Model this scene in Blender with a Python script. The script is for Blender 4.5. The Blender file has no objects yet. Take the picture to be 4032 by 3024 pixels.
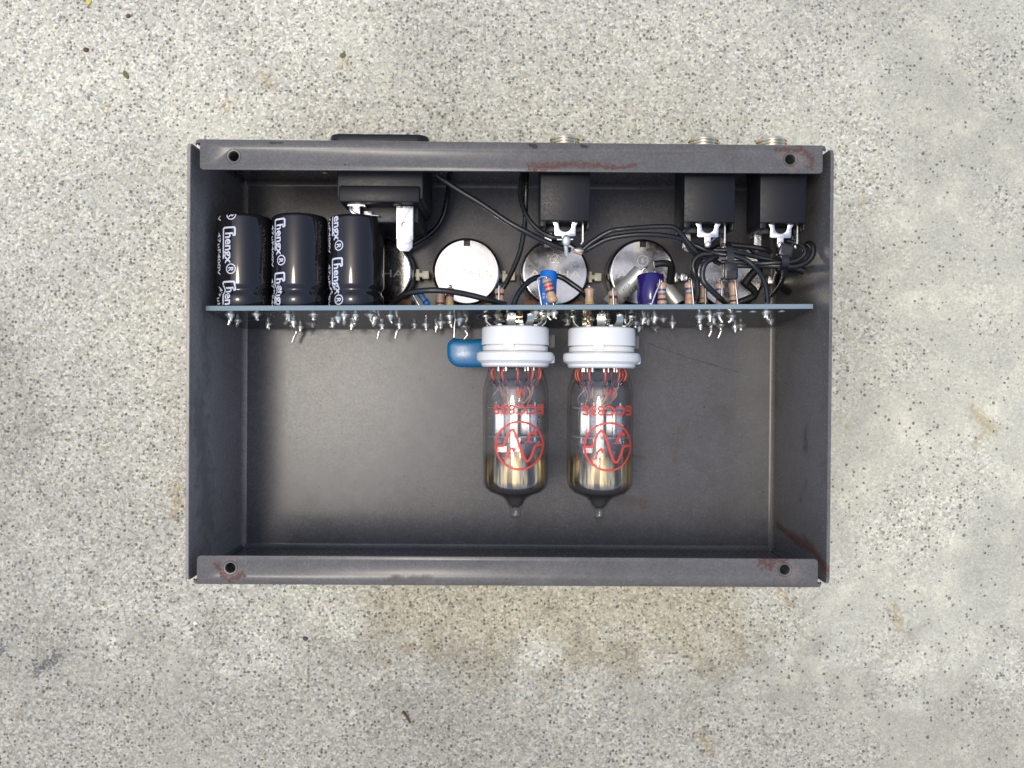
import bpy, bmesh, math, random
from mathutils import Matrix, Vector, Euler
random.seed(7)
MM = 0.001
C = bpy.context.scene.collection
S = bpy.context.scene

# ------------------------------------------------------------------ camera
cam_d = bpy.data.cameras.new('camera')
cam = bpy.data.objects.new('camera', cam_d); C.objects.link(cam)
cam_d.sensor_width = 36.0; cam_d.lens = 29.196
cam_d.clip_start = 0.01; cam_d.clip_end = 100.0
cam.location = (-1.573*MM, -4.060*MM, 302.91*MM)
cam.rotation_euler = (-0.007464, -0.008677, 0.007635)
S.camera = cam

# ------------------------------------------------------------------ sky, sun, exposure
SUN_EL, SUN_AZ = math.radians(77.5), math.radians(-90)   # azimuth measured from +y towards +x
w = bpy.data.worlds.new('World'); S.world = w; w.use_nodes = True
wn = w.node_tree.nodes; wn.clear()
sky = wn.new('ShaderNodeTexSky'); sky.sky_type = 'NISHITA'; sky.sun_disc = False
sky.sun_elevation = SUN_EL; sky.sun_rotation = SUN_AZ
sky.air_density = 1.0; sky.dust_density = 2.7; sky.ozone_density = 1.0
bg = wn.new('ShaderNodeBackground'); bg.inputs['Strength'].default_value = 0.12
wo = wn.new('ShaderNodeOutputWorld')
w.node_tree.links.new(sky.outputs[0], bg.inputs[0]); w.node_tree.links.new(bg.outputs[0], wo.inputs[0])
sun_d = bpy.data.lights.new('sun', 'SUN'); sun_d.energy = 0.55; sun_d.angle = math.radians(13)
sun_d.color = (1.0, 0.95, 0.82)
sun = bpy.data.objects.new('sun', sun_d); C.objects.link(sun)
sd = Vector((math.sin(SUN_AZ)*math.cos(SUN_EL), math.cos(SUN_AZ)*math.cos(SUN_EL), math.sin(SUN_EL)))
sun.rotation_euler = sd.to_track_quat('Z', 'Y').to_euler(); sun.location = (-0.3, 0, 1)
S.view_settings.view_transform = 'Standard'; S.view_settings.look = 'None'
S.view_settings.exposure = 1.02; S.view_settings.gamma = 1.0
S.render.engine = 'CYCLES'
S.cycles.use_denoising = True
S.cycles.max_bounces = 10; S.cycles.transparent_max_bounces = 32
S.cycles.caustics_reflective = False; S.cycles.caustics_refractive = False

# ------------------------------------------------------------------ node helpers
class NT:
    def __init__(s, name):
        s.m = bpy.data.materials.new(name); s.m.use_nodes = True
        s.t = s.m.node_tree; s.t.nodes.clear()
        s.out = s.n('ShaderNodeOutputMaterial')
        s.tc = s.n('ShaderNodeTexCoord')
        mp = s.n('ShaderNodeVectorMath'); mp.operation = 'SCALE'; mp.inputs['Scale'].default_value = 1000.0
        s.l(s.tc.outputs['Object'], mp.inputs[0]); s.mm = mp.outputs[0]      # object coordinates in millimetres
    def n(s, k): return s.t.nodes.new(k)
    def l(s, a, b): s.t.links.new(a, b)
    def val(s, sock, v):
        if hasattr(v, 'is_output'): s.l(v, sock)
        elif isinstance(v, (tuple, list)) and len(v) == 3 and sock.type == 'RGBA': sock.default_value = (*v, 1)
        else: sock.default_value = v
    def math(s, op, a, b=0.0, c=0.0, clamp=False):
        x = s.n('ShaderNodeMath'); x.operation = op; x.use_clamp = clamp
        s.val(x.inputs[0], a); s.val(x.inputs[1], b); s.val(x.inputs[2], c); return x.outputs[0]
    def vm(s, op, a, b=(0, 0, 0)):
        x = s.n('ShaderNodeVectorMath'); x.operation = op
        s.val(x.inputs[0], a); s.val(x.inputs[1], b)
        return x.outputs['Value'] if op in ('DOT_PRODUCT', 'LENGTH', 'DISTANCE') else x.outputs[0]
    def vscale(s, a, f):
        x = s.n('ShaderNodeVectorMath'); x.operation = 'SCALE'; s.val(x.inputs[0], a); s.val(x.inputs['Scale'], f); return x.outputs[0]
    def noise(s, scale, detail=3, rough=.55, vec=None, dist=0, color=False):
        x = s.n('ShaderNodeTexNoise'); s.l(vec or s.mm, x.inputs['Vector'])
        x.inputs['Scale'].default_value = scale; x.inputs['Detail'].default_value = detail
        x.inputs['Roughness'].default_value = rough; x.inputs['Distortion'].default_value = dist
        return x.outputs['Color' if color else 'Fac']
    def voro(s, scale, vec=None, feature='F1', rnd=1.0):
        x = s.n('ShaderNodeTexVoronoi'); x.feature = feature; s.l(vec or s.mm, x.inputs['Vector'])
        x.inputs['Scale'].default_value = scale; x.inputs['Randomness'].default_value = rnd
        return x
    def ramp(s, fac, stops, interp='LINEAR'):
        x = s.n('ShaderNodeValToRGB'); s.l(fac, x.inputs[0]); cr = x.color_ramp; cr.interpolation = interp
        while len(cr.elements) < len(stops): cr.elements.new(.5)
        for e, (p, col) in zip(cr.elements, stops):
            e.position = p; e.color = (*col, 1) if isinstance(col, (tuple, list)) else (col, col, col, 1)
        return x.outputs[0]
    def mix(s, fac, a, b, mode='MIX'):
        x = s.n('ShaderNodeMix'); x.data_type = 'RGBA'; x.blend_type = mode
        s.val(x.inputs[0], fac); s.val(x.inputs[6], a); s.val(x.inputs[7], b); return x.outputs[2]
    def mapr(s, v, a, b, c=0., d=1.):
        x = s.n('ShaderNodeMapRange'); s.val(x.inputs[0], v)
        for i, q in enumerate((a, b, c, d)): x.inputs[i+1].default_value = q
        return x.outputs[0]
    def bump(s, h, strength=.3, dist=0.0002):
        x = s.n('ShaderNodeBump'); x.inputs['Strength'].default_value = strength; x.inputs['Distance'].default_value = dist
        s.l(h, x.inputs['Height']); return x.outputs[0]
    def pbsdf(s, **k):
        p = s.n('ShaderNodeBsdfPrincipled')
        for a, v in k.items(): s.val(p.inputs[a.replace('_', ' ')], v)
        return p
    def capsules(s, segs, wob, soft=.5):
        """mask of short streaks: distance to each segment, edge broken up by the noise value wob"""
        tot = None
        for a, b, wd in segs:
            a = Vector(a); b = Vector(b); d = b-a; L2 = max(d.length_squared, 1e-6)
            pa = s.vm('SUBTRACT', s.mm, tuple(a))
            t = s.math('DIVIDE', s.vm('DOT_PRODUCT', pa, tuple(d)), L2, clamp=True)
            ds = s.vm('LENGTH', s.vm('SUBTRACT', pa, s.vscale(tuple(d), t)))
            m = s.math('DIVIDE', s.math('SUBTRACT', s.math('MULTIPLY', wob, wd), ds), soft, clamp=True)
            tot = m if tot is None else s.math('MAXIMUM', tot, m)
        return tot
    def done(s, bsdf, normal=None):
        if normal is not None: s.l(normal, bsdf.inputs['Normal'])
        s.l(bsdf.outputs[0], s.out.inputs[0]); return s.m

def pm(name, col, rough=.5, metal=0., var=.12, scale=.4, rvar=.08, bump=0., bscale=3., **k):
    t = NT(name)
    n = t.noise(scale, 4)
    c = t.mix(n, tuple(x*(1-var) for x in col), tuple(min(1, x*(1+var)) for x in col))
    r = t.mapr(t.noise(scale*3, 3), .3, .7, max(.02, rough-rvar), rough+rvar)
    p = t.pbsdf(Base_Color=c, Roughness=r, Metallic=metal, **k)
    return t.done(p, t.bump(t.noise(bscale, 3), bump, .0001) if bump else None)

# ------------------------------------------------------------------ materials
def mat_concrete():
    t = NT('concrete')
    warp = t.vm('ADD', t.mm, t.vscale(t.noise(1.6, 2, color=True), .7))
    big = t.noise(.022, 5, .6)                                  # patches of smoother, greyer cement
    xs = t.n('ShaderNodeSeparateXYZ'); t.l(t.mm, xs.inputs[0])
    east = t.mapr(xs.outputs[0], 60, 165, -.10, .10)            # the slab is trowelled smoother towards one side
    smooth = t.mapr(t.math('ADD', big, east), .44, .62)
    v1 = t.voro(1.3, warp); v2 = t.voro(.78, warp); v3 = t.voro(2.1, warp)
    sep = t.n('ShaderNodeSeparateColor'); t.l(v1.outputs['Color'], sep.inputs[0])
    grain = t.ramp(sep.outputs[0], [(0, (.29, .282, .268)), (.12, (.37, .361, .343)), (.3, (.445, .436, .415)), (.55, (.51, .50, .478)), (.8, (.575, .565, .54)), (.97, (.70, .69, .67))])
    hue = t.ramp(sep.outputs[1], [(0, (.95, .98, 1.05)), (.5, (1, 1, 1)), (1, (1.05, 1.0, .9))])
    grain = t.mix(.8, grain, hue, 'MULTIPLY')
    paste = t.ramp(t.noise(.06, 6, .65), [(.3, (.41, .41, .39)), (.46, (.465, .462, .435)), (.54, (.51, .50, .46)), (.64, (.645, .625, .565))])
    fine = t.ramp(t.noise(1.1, 4, .7), [(.25, .74), (.5, 1.0), (.75, 1.2)])
    paste = t.mix(1., paste, fine, 'MULTIPLY')
    base = t.mix(t.math('MULTIPLY', smooth, .72), grain, paste)
    # dark grains
    s2 = t.n('ShaderNodeSeparateColor'); t.l(v2.outputs['Color'], s2.inputs[0])
    size = t.math('MULTIPLY', s2.outputs[1], .42)
    dens = t.math('ADD', t.mapr(smooth, 0, 1, .56, .86), t.math('MULTIPLY', t.math('SUBTRACT', t.noise(.05, 3), .5), .5))
    pick = t.math('GREATER_THAN', s2.outputs[0], dens)
    dk = t.math('MULTIPLY', pick, t.math('DIVIDE', t.math('SUBTRACT', t.math('ADD', size, .12), v2.outputs['Distance']), .12, clamp=True))
    dcol = t.ramp(s2.outputs[2], [(0, (.075, .075, .078)), (.5, (.14, .135, .125)), (.85, (.22, .20, .17)), (1, (.25, .17, .10))])
    base = t.mix(t.math('MULTIPLY', dk, .82), base, dcol)
    # small dark specks
    s3 = t.n('ShaderNodeSeparateColor'); t.l(v3.outputs['Color'], s3.inputs[0])
    sp = t.math('MULTIPLY', t.math('GREATER_THAN', s3.outputs[0], t.mapr(smooth, 0, 1, .74, .9)), t.math('LESS_THAN', v3.outputs['Distance'], .40))
    base = t.mix(t.math('MULTIPLY', sp, .42), base, (.17, .165, .155))
    wh = t.math('MULTIPLY', t.math('LESS_THAN', s3.outputs[1], .05), t.math('LESS_THAN', v3.outputs['Distance'], .36))
    base = t.mix(t.math('MULTIPLY', wh, .8), base, (.80, .80, .78))
    # broad weathering: greyer and yellower areas, ochre stains, plus painted light falloff
    wth = t.noise(.009, 4, .55)
    base = t.mix(1., base, t.ramp(wth, [(.32, (.80, .79, .78)), (.5, (.97, .96, .95)), (.68, (1.10, 1.09, 1.06))]), 'MULTIPLY')
    yel = t.capsules([((-30, -85, 0), (75, -90, 0), 34), ((60, -92, 0), (100, -62, 0), 14)], t.mapr(t.noise(.05, 4), .3, .7, .4, 1.3), 18)
    base = t.mix(t.math('MULTIPLY', yel, .6), base, t.mix(1., base, (.86, .80, .64), 'MULTIPLY'))
    edge_shade = t.capsules([((-190, -135, 0), (190, -150, 0), 62), ((-195, 0, 0), (-185, -120, 0), 34)], t.mapr(t.noise(.05, 4), .3, .7, .4, 1.3), 26)  # dimmer light along the bottom and lower left, painted into the slab colour
    base = t.mix(t.math('MULTIPLY', edge_shade, .95), base, t.mix(1., base, (.76, .75, .75), 'MULTIPLY'))
    pale = t.capsules([((-190, 110, 0), (-70, 125, 0), 55)], t.mapr(t.noise(.04, 4), .3, .7, .4, 1.3), 40)  # stronger light at the upper left, put into the base colour
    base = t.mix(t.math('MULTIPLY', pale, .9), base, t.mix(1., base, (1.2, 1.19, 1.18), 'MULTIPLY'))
    wob = t.mapr(t.noise(.55, 5, .7), .35, .65, .1, 1.2)
    st = t.capsules([((x, y, 0), (x+dx, y+dy, 0), r) for x, y, dx, dy, r in (
        (-89.8, 104.7, 2, -3, 4.5), (171, -15, 6, -7, 5), (173, -24, -2, -4, 3), (141.7, -88, 2, -5, 5), (72.3, -135, 2, -5, 4.5), (-121, -45, 0, -9, 4.5),
        (-104, 92.6, 2, 2, 3.5), (-62, 107.8, 2, 2, 3), (120.6, -17, 4, -5, 2.5), (99, -80, 6, -8, 3), (-148, 93, 3, 1, 2), (-37, -104, 3, 2, 3.5), (-178, -130, 1, 3, 2.5), (128, 60, 2, 3, 3))], wob, 2.5)
    base = t.mix(t.math('MULTIPLY', st, .55), base, t.mix(1., base, (.66, .50, .27), 'MULTIPLY'))
    bl = t.capsules([((-171, -112, 0), (-164, -107, 0), 3.2), ((-190, -106, 0), (-184, -104, 0), 3)], t.mapr(t.noise(.9, 4, .7), .4, .6, 0, 1.3), 1.)
    base = t.mix(t.math('MULTIPLY', bl, .8), base, (.10, .10, .115))
    h = t.math('ADD', t.math('MULTIPLY', v1.outputs['Distance'], -.35), t.math('MULTIPLY', t.noise(.5, 5, .7), .9))
    h = t.math('SUBTRACT', h, t.math('MULTIPLY', dk, .35))
    p = t.pbsdf(Base_Color=t.mix(1., base, (1.0, .98, .83), 'MULTIPLY'), Roughness=.88)
    p.inputs['Specular IOR Level'].default_value = .3
    return t.done(p, t.bump(h, .38, .0005))

def mat_steel(red=(), brn=(), rings=(), chips=(), tone=1.0, soft=1.5, ior=.2, stain=.6, tint=(1, 1, 1)):
    """grey phosphated sheet steel with speckle, handling marks and the rust this part carries"""
    t = NT('grey_steel')
    sp = t.noise(1.5, 3, .75)
    c = t.mix(t.noise(.05, 5, .6), tuple(v*tone*k for v, k in zip((.092, .087, .082), tint)), tuple(v*tone*k for v, k in zip((.132, .124, .116), tint)))
    c = t.mix(1., c, t.ramp(sp, [(.25, .78), (.5, 1.), (.75, 1.2)]), 'MULTIPLY')
    c = t.mix(1., c, t.ramp(t.noise(.35, 4, .7), [(.3, .90), (.5, 1.), (.7, 1.09)]), 'MULTIPLY')
    c = t.mix(t.math('MULTIPLY', t.mapr(t.noise(.035, 5, .65), .54, .72), .45), c, (.075, .066, .052))
    pit = t.voro(.16)
    sc = t.n('ShaderNodeSeparateColor'); t.l(pit.outputs['Color'], sc.inputs[0])
    pt = t.math('MULTIPLY', t.math('GREATER_THAN', sc.outputs[0], .72), t.math('LESS_THAN', pit.outputs['Distance'], .055))
    c = t.mix(t.math('MULTIPLY', pt, .7), c, (.03, .028, .026))
    rust = None
    def lay(c, mask, amt, ca, cb):
        nonlocal rust
        rust = mask if rust is None else t.math('MAXIMUM', rust, mask)
        return t.mix(t.math('MULTIPLY', mask, amt), c, t.mix(t.noise(.8, 3), ca, cb))
    if brn: c = lay(c, t.capsules(brn, t.mapr(t.noise(.25, 5, .7), .35, .65, .3, 1.2), soft), stain, (.058, .046, .038), (.105, .076, .060))
    if rings: c = lay(c, t.capsules([((x, y, 52.05), (x+.01, y, 52.05), 5.2) for x, y in rings], t.mapr(t.noise(.25, 5, .7), .35, .65, .3, 1.2), 1.2), .85, (.12, .085, .07), (.20, .165, .145))
    if red: c = lay(c, t.capsules(red, t.mapr(t.noise(.9, 5, .75), .38, .62, 0., 1.4), .28), .92, (.072, .038, .031), (.135, .064, .047))
    if chips: c = t.mix(t.math('MULTIPLY', t.capsules(chips, t.mapr(t.noise(.25, 5, .7), .35, .65, .3, 1.2), .3), .8), c, (.03, .029, .03))
    r = t.mapr(sp, .3, .7, .19, .30)
    h = sp
    if rust is not None:
        r = t.math('ADD', r, t.math('MULTIPLY', rust, .3)); h = t.math('ADD', sp, t.math('MULTIPLY', rust, .6))
    p = t.pbsdf(Base_Color=c, Roughness=r, Metallic=.04)
    p.inputs['Specular IOR Level'].default_value = ior
    return t.done(p, t.bump(h, .16, .00008))

def mat_glass():
    t = NT('clear_glass')
    lw = t.n('ShaderNodeLayerWeight'); lw.inputs[0].default_value = .5      # Facing = 1 - |cos|, the same from both sides
    fres = t.math('ADD', t.math('MULTIPLY', t.math('POWER', lw.outputs['Facing'], 5), .94), .06)
    tr = t.n('ShaderNodeBsdfTransparent')
    n = t.noise(.08, 2)
    t.l(t.mix(t.math('POWER', lw.outputs['Facing'], 3), t.mix(n, (.99, .985, .98), (.97, .97, .965)), (.70, .70, .69)), tr.inputs[0])
    gl = t.n('ShaderNodeBsdfGlossy'); gl.inputs['Roughness'].default_value = .015
    mx = t.n('ShaderNodeMixShader'); t.l(t.math('MULTIPLY', fres, .9), mx.inputs[0]); t.l(tr.outputs[0], mx.inputs[1]); t.l(gl.outputs[0], mx.inputs[2])
    t.l(mx.outputs[0], t.out.inputs[0]); return t.m

def mat_thick_glass():
    t = NT('pressed_glass')
    p = t.pbsdf(Base_Color=t.mix(t.noise(.2, 2), (.97, .97, .96), (1, 1, 1)), Roughness=.02, Transmission_Weight=1.0, IOR=1.48)
    return t.done(p, t.bump(t.noise(.5, 2), .25, .0003))

def mat_getter():
    t = NT('getter_mirror')
    xs = t.n('ShaderNodeSeparateXYZ'); t.l(t.mm, xs.inputs[0])
    y = t.math('ADD', xs.outputs[1], t.math('MULTIPLY', t.math('SUBTRACT', t.noise(.18, 3), .5), 3.0))
    streak = t.noise(1.0, 3, .6, vec=t.vm('MULTIPLY', t.mm, (.42, .025, .42)))      # reflected streaks along the tube, painted into the film colour
    fac = t.math('MULTIPLY', t.mapr(y, -44.5, -49.0, 0., .97), t.mapr(y, -53, -56, 1., 1.), clamp=True)
    col = t.ramp(streak, [(.3, (.05, .04, .035)), (.45, (.20, .15, .10)), (.53, (.85, .64, .30)), (.6, (.42, .38, .33)), (.7, (.09, .08, .07))])
    m = t.pbsdf(Base_Color=t.mix(t.mapr(y, -53.5, -56), col, (.20, .19, .18)), Metallic=.75, Roughness=.08)
    tr = t.n('ShaderNodeBsdfTransparent')
    mx = t.n('ShaderNodeMixShader'); t.l(fac, mx.inputs[0]); t.l(tr.outputs[0], mx.inputs[1]); t.l(m.outputs[0], mx.inputs[2])
    t.l(mx.outputs[0], t.out.inputs[0]); return t.m

def mat_pot():
    t = NT('nickel_cover')
    v = t.noise(.25, 5, .65)
    c = t.mix(v, (.44, .425, .40), (.60, .585, .555))
    st = t.mapr(t.noise(.9, 4, .7), .56, .72)
    c = t.mix(t.math('MULTIPLY', st, .35), c, (.34, .30, .24))
    r = t.mapr(t.noise(.6, 4), .3, .7, .13, .24)
    p = t.pbsdf(Base_Color=c, Roughness=r, Metallic=1.)
    return t.done(p, t.bump(t.noise(.35, 3), .12, .0002))

def mat_fr4():
    t = NT('board_edge_fibreglass')
    n = t.noise(4.0, 3, .8)
    c = t.mix(n, (.13, .185, .21), (.25, .33, .36))
    return t.done(t.pbsdf(Base_Color=c, Roughness=.6), t.bump(n, .3, .0001))

M = dict(
    concrete=mat_concrete(), steel=mat_steel(tone=.98, ior=.17, tint=(.95, 1.0, 1.10), stain=.45, chips=[((50, 9, 1.2), (66, 3.5, 1.2), .34), ((66, 3.5, 1.2), (84, -1.5, 1.2), .3), ((-25, -3, 1.2), (-24.6, -3, 1.2), .6), ((-38, -40, 1.2), (-37.8, -40, 1.2), .5), ((71, -14, 1.2), (71.2, -14.2, 1.2), .5), ((60, -24, 1.2), (60.3, -24, 1.2), .45), ((-52, 44, 1.2), (-52.6, 44.3, 1.2), .7), ((20, -52, 1.2), (26, -54, 1.2), .25)], brn=[((30, -44, 1.2), (50, -50, 1.2), 3.5), ((60, -36, 1.2), (62, -22, 1.2), 2.0), ((35, -30, 1.2), (50, -33, 1.2), 1.5)]),
    steel_left=mat_steel(tone=2.6, soft=6, stain=.38, tint=(1.08, 1.0, .92), brn=[((-96.5, 58.4, 46), (-96.5, 57, 34), 1.8), ((-96.5, 57, 34), (-96.5, 57, 9), 3.0), ((-96.5, -57.5, 9), (-96.5, -57.4, 26), 2.4), ((-96.5, -57.4, 26), (-96.5, -59, 46), 4.2), ((-96.5, -14, 44), (-96.5, -52, 36), 11), ((-96.5, 30, 42), (-96.5, -4, 38), 8), ((-96.5, 50, 30), (-96.5, 44, 10), 8)]),  # same paint made lighter and warmer, in place of light on this wall
    steel_right=mat_steel(tone=1.25, soft=4.5, red=[((96.5, -55.8, 6), (96.5, -57.3, 20), 1.5), ((96.5, -57.3, 20), (96.5, -57.8, 41), 2.5), ((96.5, -55.0, 33), (96.5, -57, 36), 1.4), ((96.5, -57.6, 40), (96.5, -60, 47), 2.0), ((96.5, -60, 47), (96.5, -61.5, 52), 2.2)], brn=[((96.5, -19, 34), (96.5, -26, 33), 5), ((96.5, -37, 35), (96.5, -44, 30), 3), ((96.5, 52, 40), (96.5, 44, 20), 4)]),  # base lightened too, standing in for light on the wall
    steel_rear=mat_steel(tone=1.1, red=[((6, 59.3, 52), (14, 60.0, 52), 1.7), ((14, 60.2, 52), (22, 60.6, 52), 1.2), ((22, 60.5, 52), (31, 59.6, 52), 1.2), ((31, 59.4, 52), (38, 60.5, 52), .9), ((80, 65.6, 52), (87, 65.4, 52), 1.1), ((87, 66.0, 52), (91.2, 63.0, 52), 1.2), ((91.2, 63, 52), (90.3, 60, 52), 1.2), ((40, 63.6, 52), (66, 65.0, 52), .35)], brn=[((-60, 66.6, 52), (-44, 66.6, 52), 1.2), ((-80, 66.4, 52), (-10, 66.4, 52), .7)], rings=[(84.2, 62.6)], chips=[((5.5, 66.0, 52), (7.2, 65.6, 52), .9), ((21.4, 66.1, 52), (23, 65.8, 52), .8), ((-72.5, 66, 52), (-69, 66, 52), .7)]),
    steel_front=mat_steel(tone=1.1, red=[((77, -59.4, 52), (79.4, -60, 52), 2.2), ((80, -58.9, 52), (84, -58.8, 52), 1.0), ((-83.9, -65.6, 52), (-80, -64, 52), 1.3), ((-88, -61, 52), (-86, -64.5, 52), 1.3)], brn=[((-36, -65.2, 52), (-23, -64.8, 52), 1.6), ((-12, -66.2, 52), (2, -66.4, 52), 1.2), ((20, -66.5, 52), (24, -65, 52), .9), ((40, -66.6, 52), (88, -66.6, 52), 1.4), ((-93, -66, 52), (-60, -66.5, 52), 1.0)], rings=[(-83.9, -62.0), (83.8, -61.6)]),
    glass=mat_glass(), thick=mat_thick_glass(), getter=mat_getter(), pot=mat_pot(), fr4=mat_fr4(),
    sleeve=pm('black_sleeve', (.012, .011, .011), .07, rvar=.02, scale=.2),
    white_ink=pm('white_ink', (.62, .64, .72), .5, var=.05),
    dull_ink=pm('silkscreen_ink', (.30, .31, .32), .6, var=.2),
    black_ink=pm('black_ink', (.05, .05, .045), .6),
    red_ink=pm('red_ink', (.62, .055, .035), .5, var=.1),
    mask=pm('dark_solder_mask', (.020, .019, .017), .12, scale=.3),
    solder=pm('solder', (.90, .83, .70), .30, .85, var=.2, scale=1.2, bump=.25, bscale=1.5),
    tin=pm('tinned_metal', (.76, .73, .67), .22, 1., var=.1, scale=.5),
    brass=pm('pale_brass_contact', (.74, .70, .56), .24, 1., var=.12, scale=.6),
    thread=pm('nickel_thread', (.78, .68, .52), .16, 1., var=.1),
    ceramic=pm('white_ceramic', (.77, .755, .71), .38, var=.03, scale=.2),
    blackp=pm('black_plastic', (.009, .0095, .0115), .40, scale=.6, bump=.12, bscale=5., Specular_IOR_Level=.25),
    darkp=pm('matt_black_plastic', (.012, .012, .013), .5, scale=.6),
    wire=pm('black_insulation', (.012, .012, .012), .30, scale=.3),
    shrink=pm('black_heat_shrink', (.011, .011, .012), .5, scale=.4, bump=.3, bscale=.8),
    nylon=pm('black_nylon', (.014, .014, .015), .28, scale=.5),
    greyp=pm('grey_plastic', (.16, .155, .14), .45, scale=.5),
    stamp=pm('worn_nickel', (.58, .565, .53), .55, 1., var=.1),
    cream=pm('cream_nylon', (.55, .53, .40), .4, scale=.5),
    phen=pm('brown_phenolic', (.20, .085, .04), .55, scale=.5),
    resb=pm('resistor_enamel', (.48, .315, .21), .28, scale=.5, var=.08),
    blueb=pm('blue_enamel', (.02, .16, .50), .3, scale=.5),
    bluecap=pm('blue_sleeve', (.012, .17, .62), .14, scale=.3),
    purple=pm('violet_sleeve', (.022, .013, .12), .12, scale=.3),
    disc=pm('blue_dipped_coating', (.008, .125, .27), .24, scale=.25, bump=.1, bscale=.5),
    alu=pm('silver_can', (.55, .56, .51), .36, .55, var=.08, scale=.2),
    insert=pm('dull_steel_insert', (.12, .11, .10), .45, .5, scale=.8),
    mica=pm('mica', (.62, .60, .56), .35, scale=.6),
    plate=pm('grey_anode', (.50, .48, .47), .30, .8, scale=.3),
    dumet=pm('red_lead_wire', (.60, .10, .06), .35, .2),
    copper=pm('copper_wire', (.88, .46, .26), .32, .85),
    leaf=pm('olive_leaf', (.15, .13, .035), .7, scale=.6),
    yleaf=pm('yellow_petal', (.62, .52, .10), .7, scale=.6),
    twig=pm('brown_twig', (.12, .065, .035), .8, scale=.6),
    grit=pm('dark_grit', (.07, .072, .08), .7, scale=.6),
)
BAND = {n: pm('band_'+n, c, .35, var=.05) for n, c in dict(blue=(.02, .05, .22), grey=(.16, .13, .14), orange=(.85, .16, .05), red=(.60, .03, .035), brown=(.10, .03, .02), black=(.025, .018, .016), green=(.10, .15, .035), yellow=(.55, .43, .03), gold=(.55, .33, .10)).items()}

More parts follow.
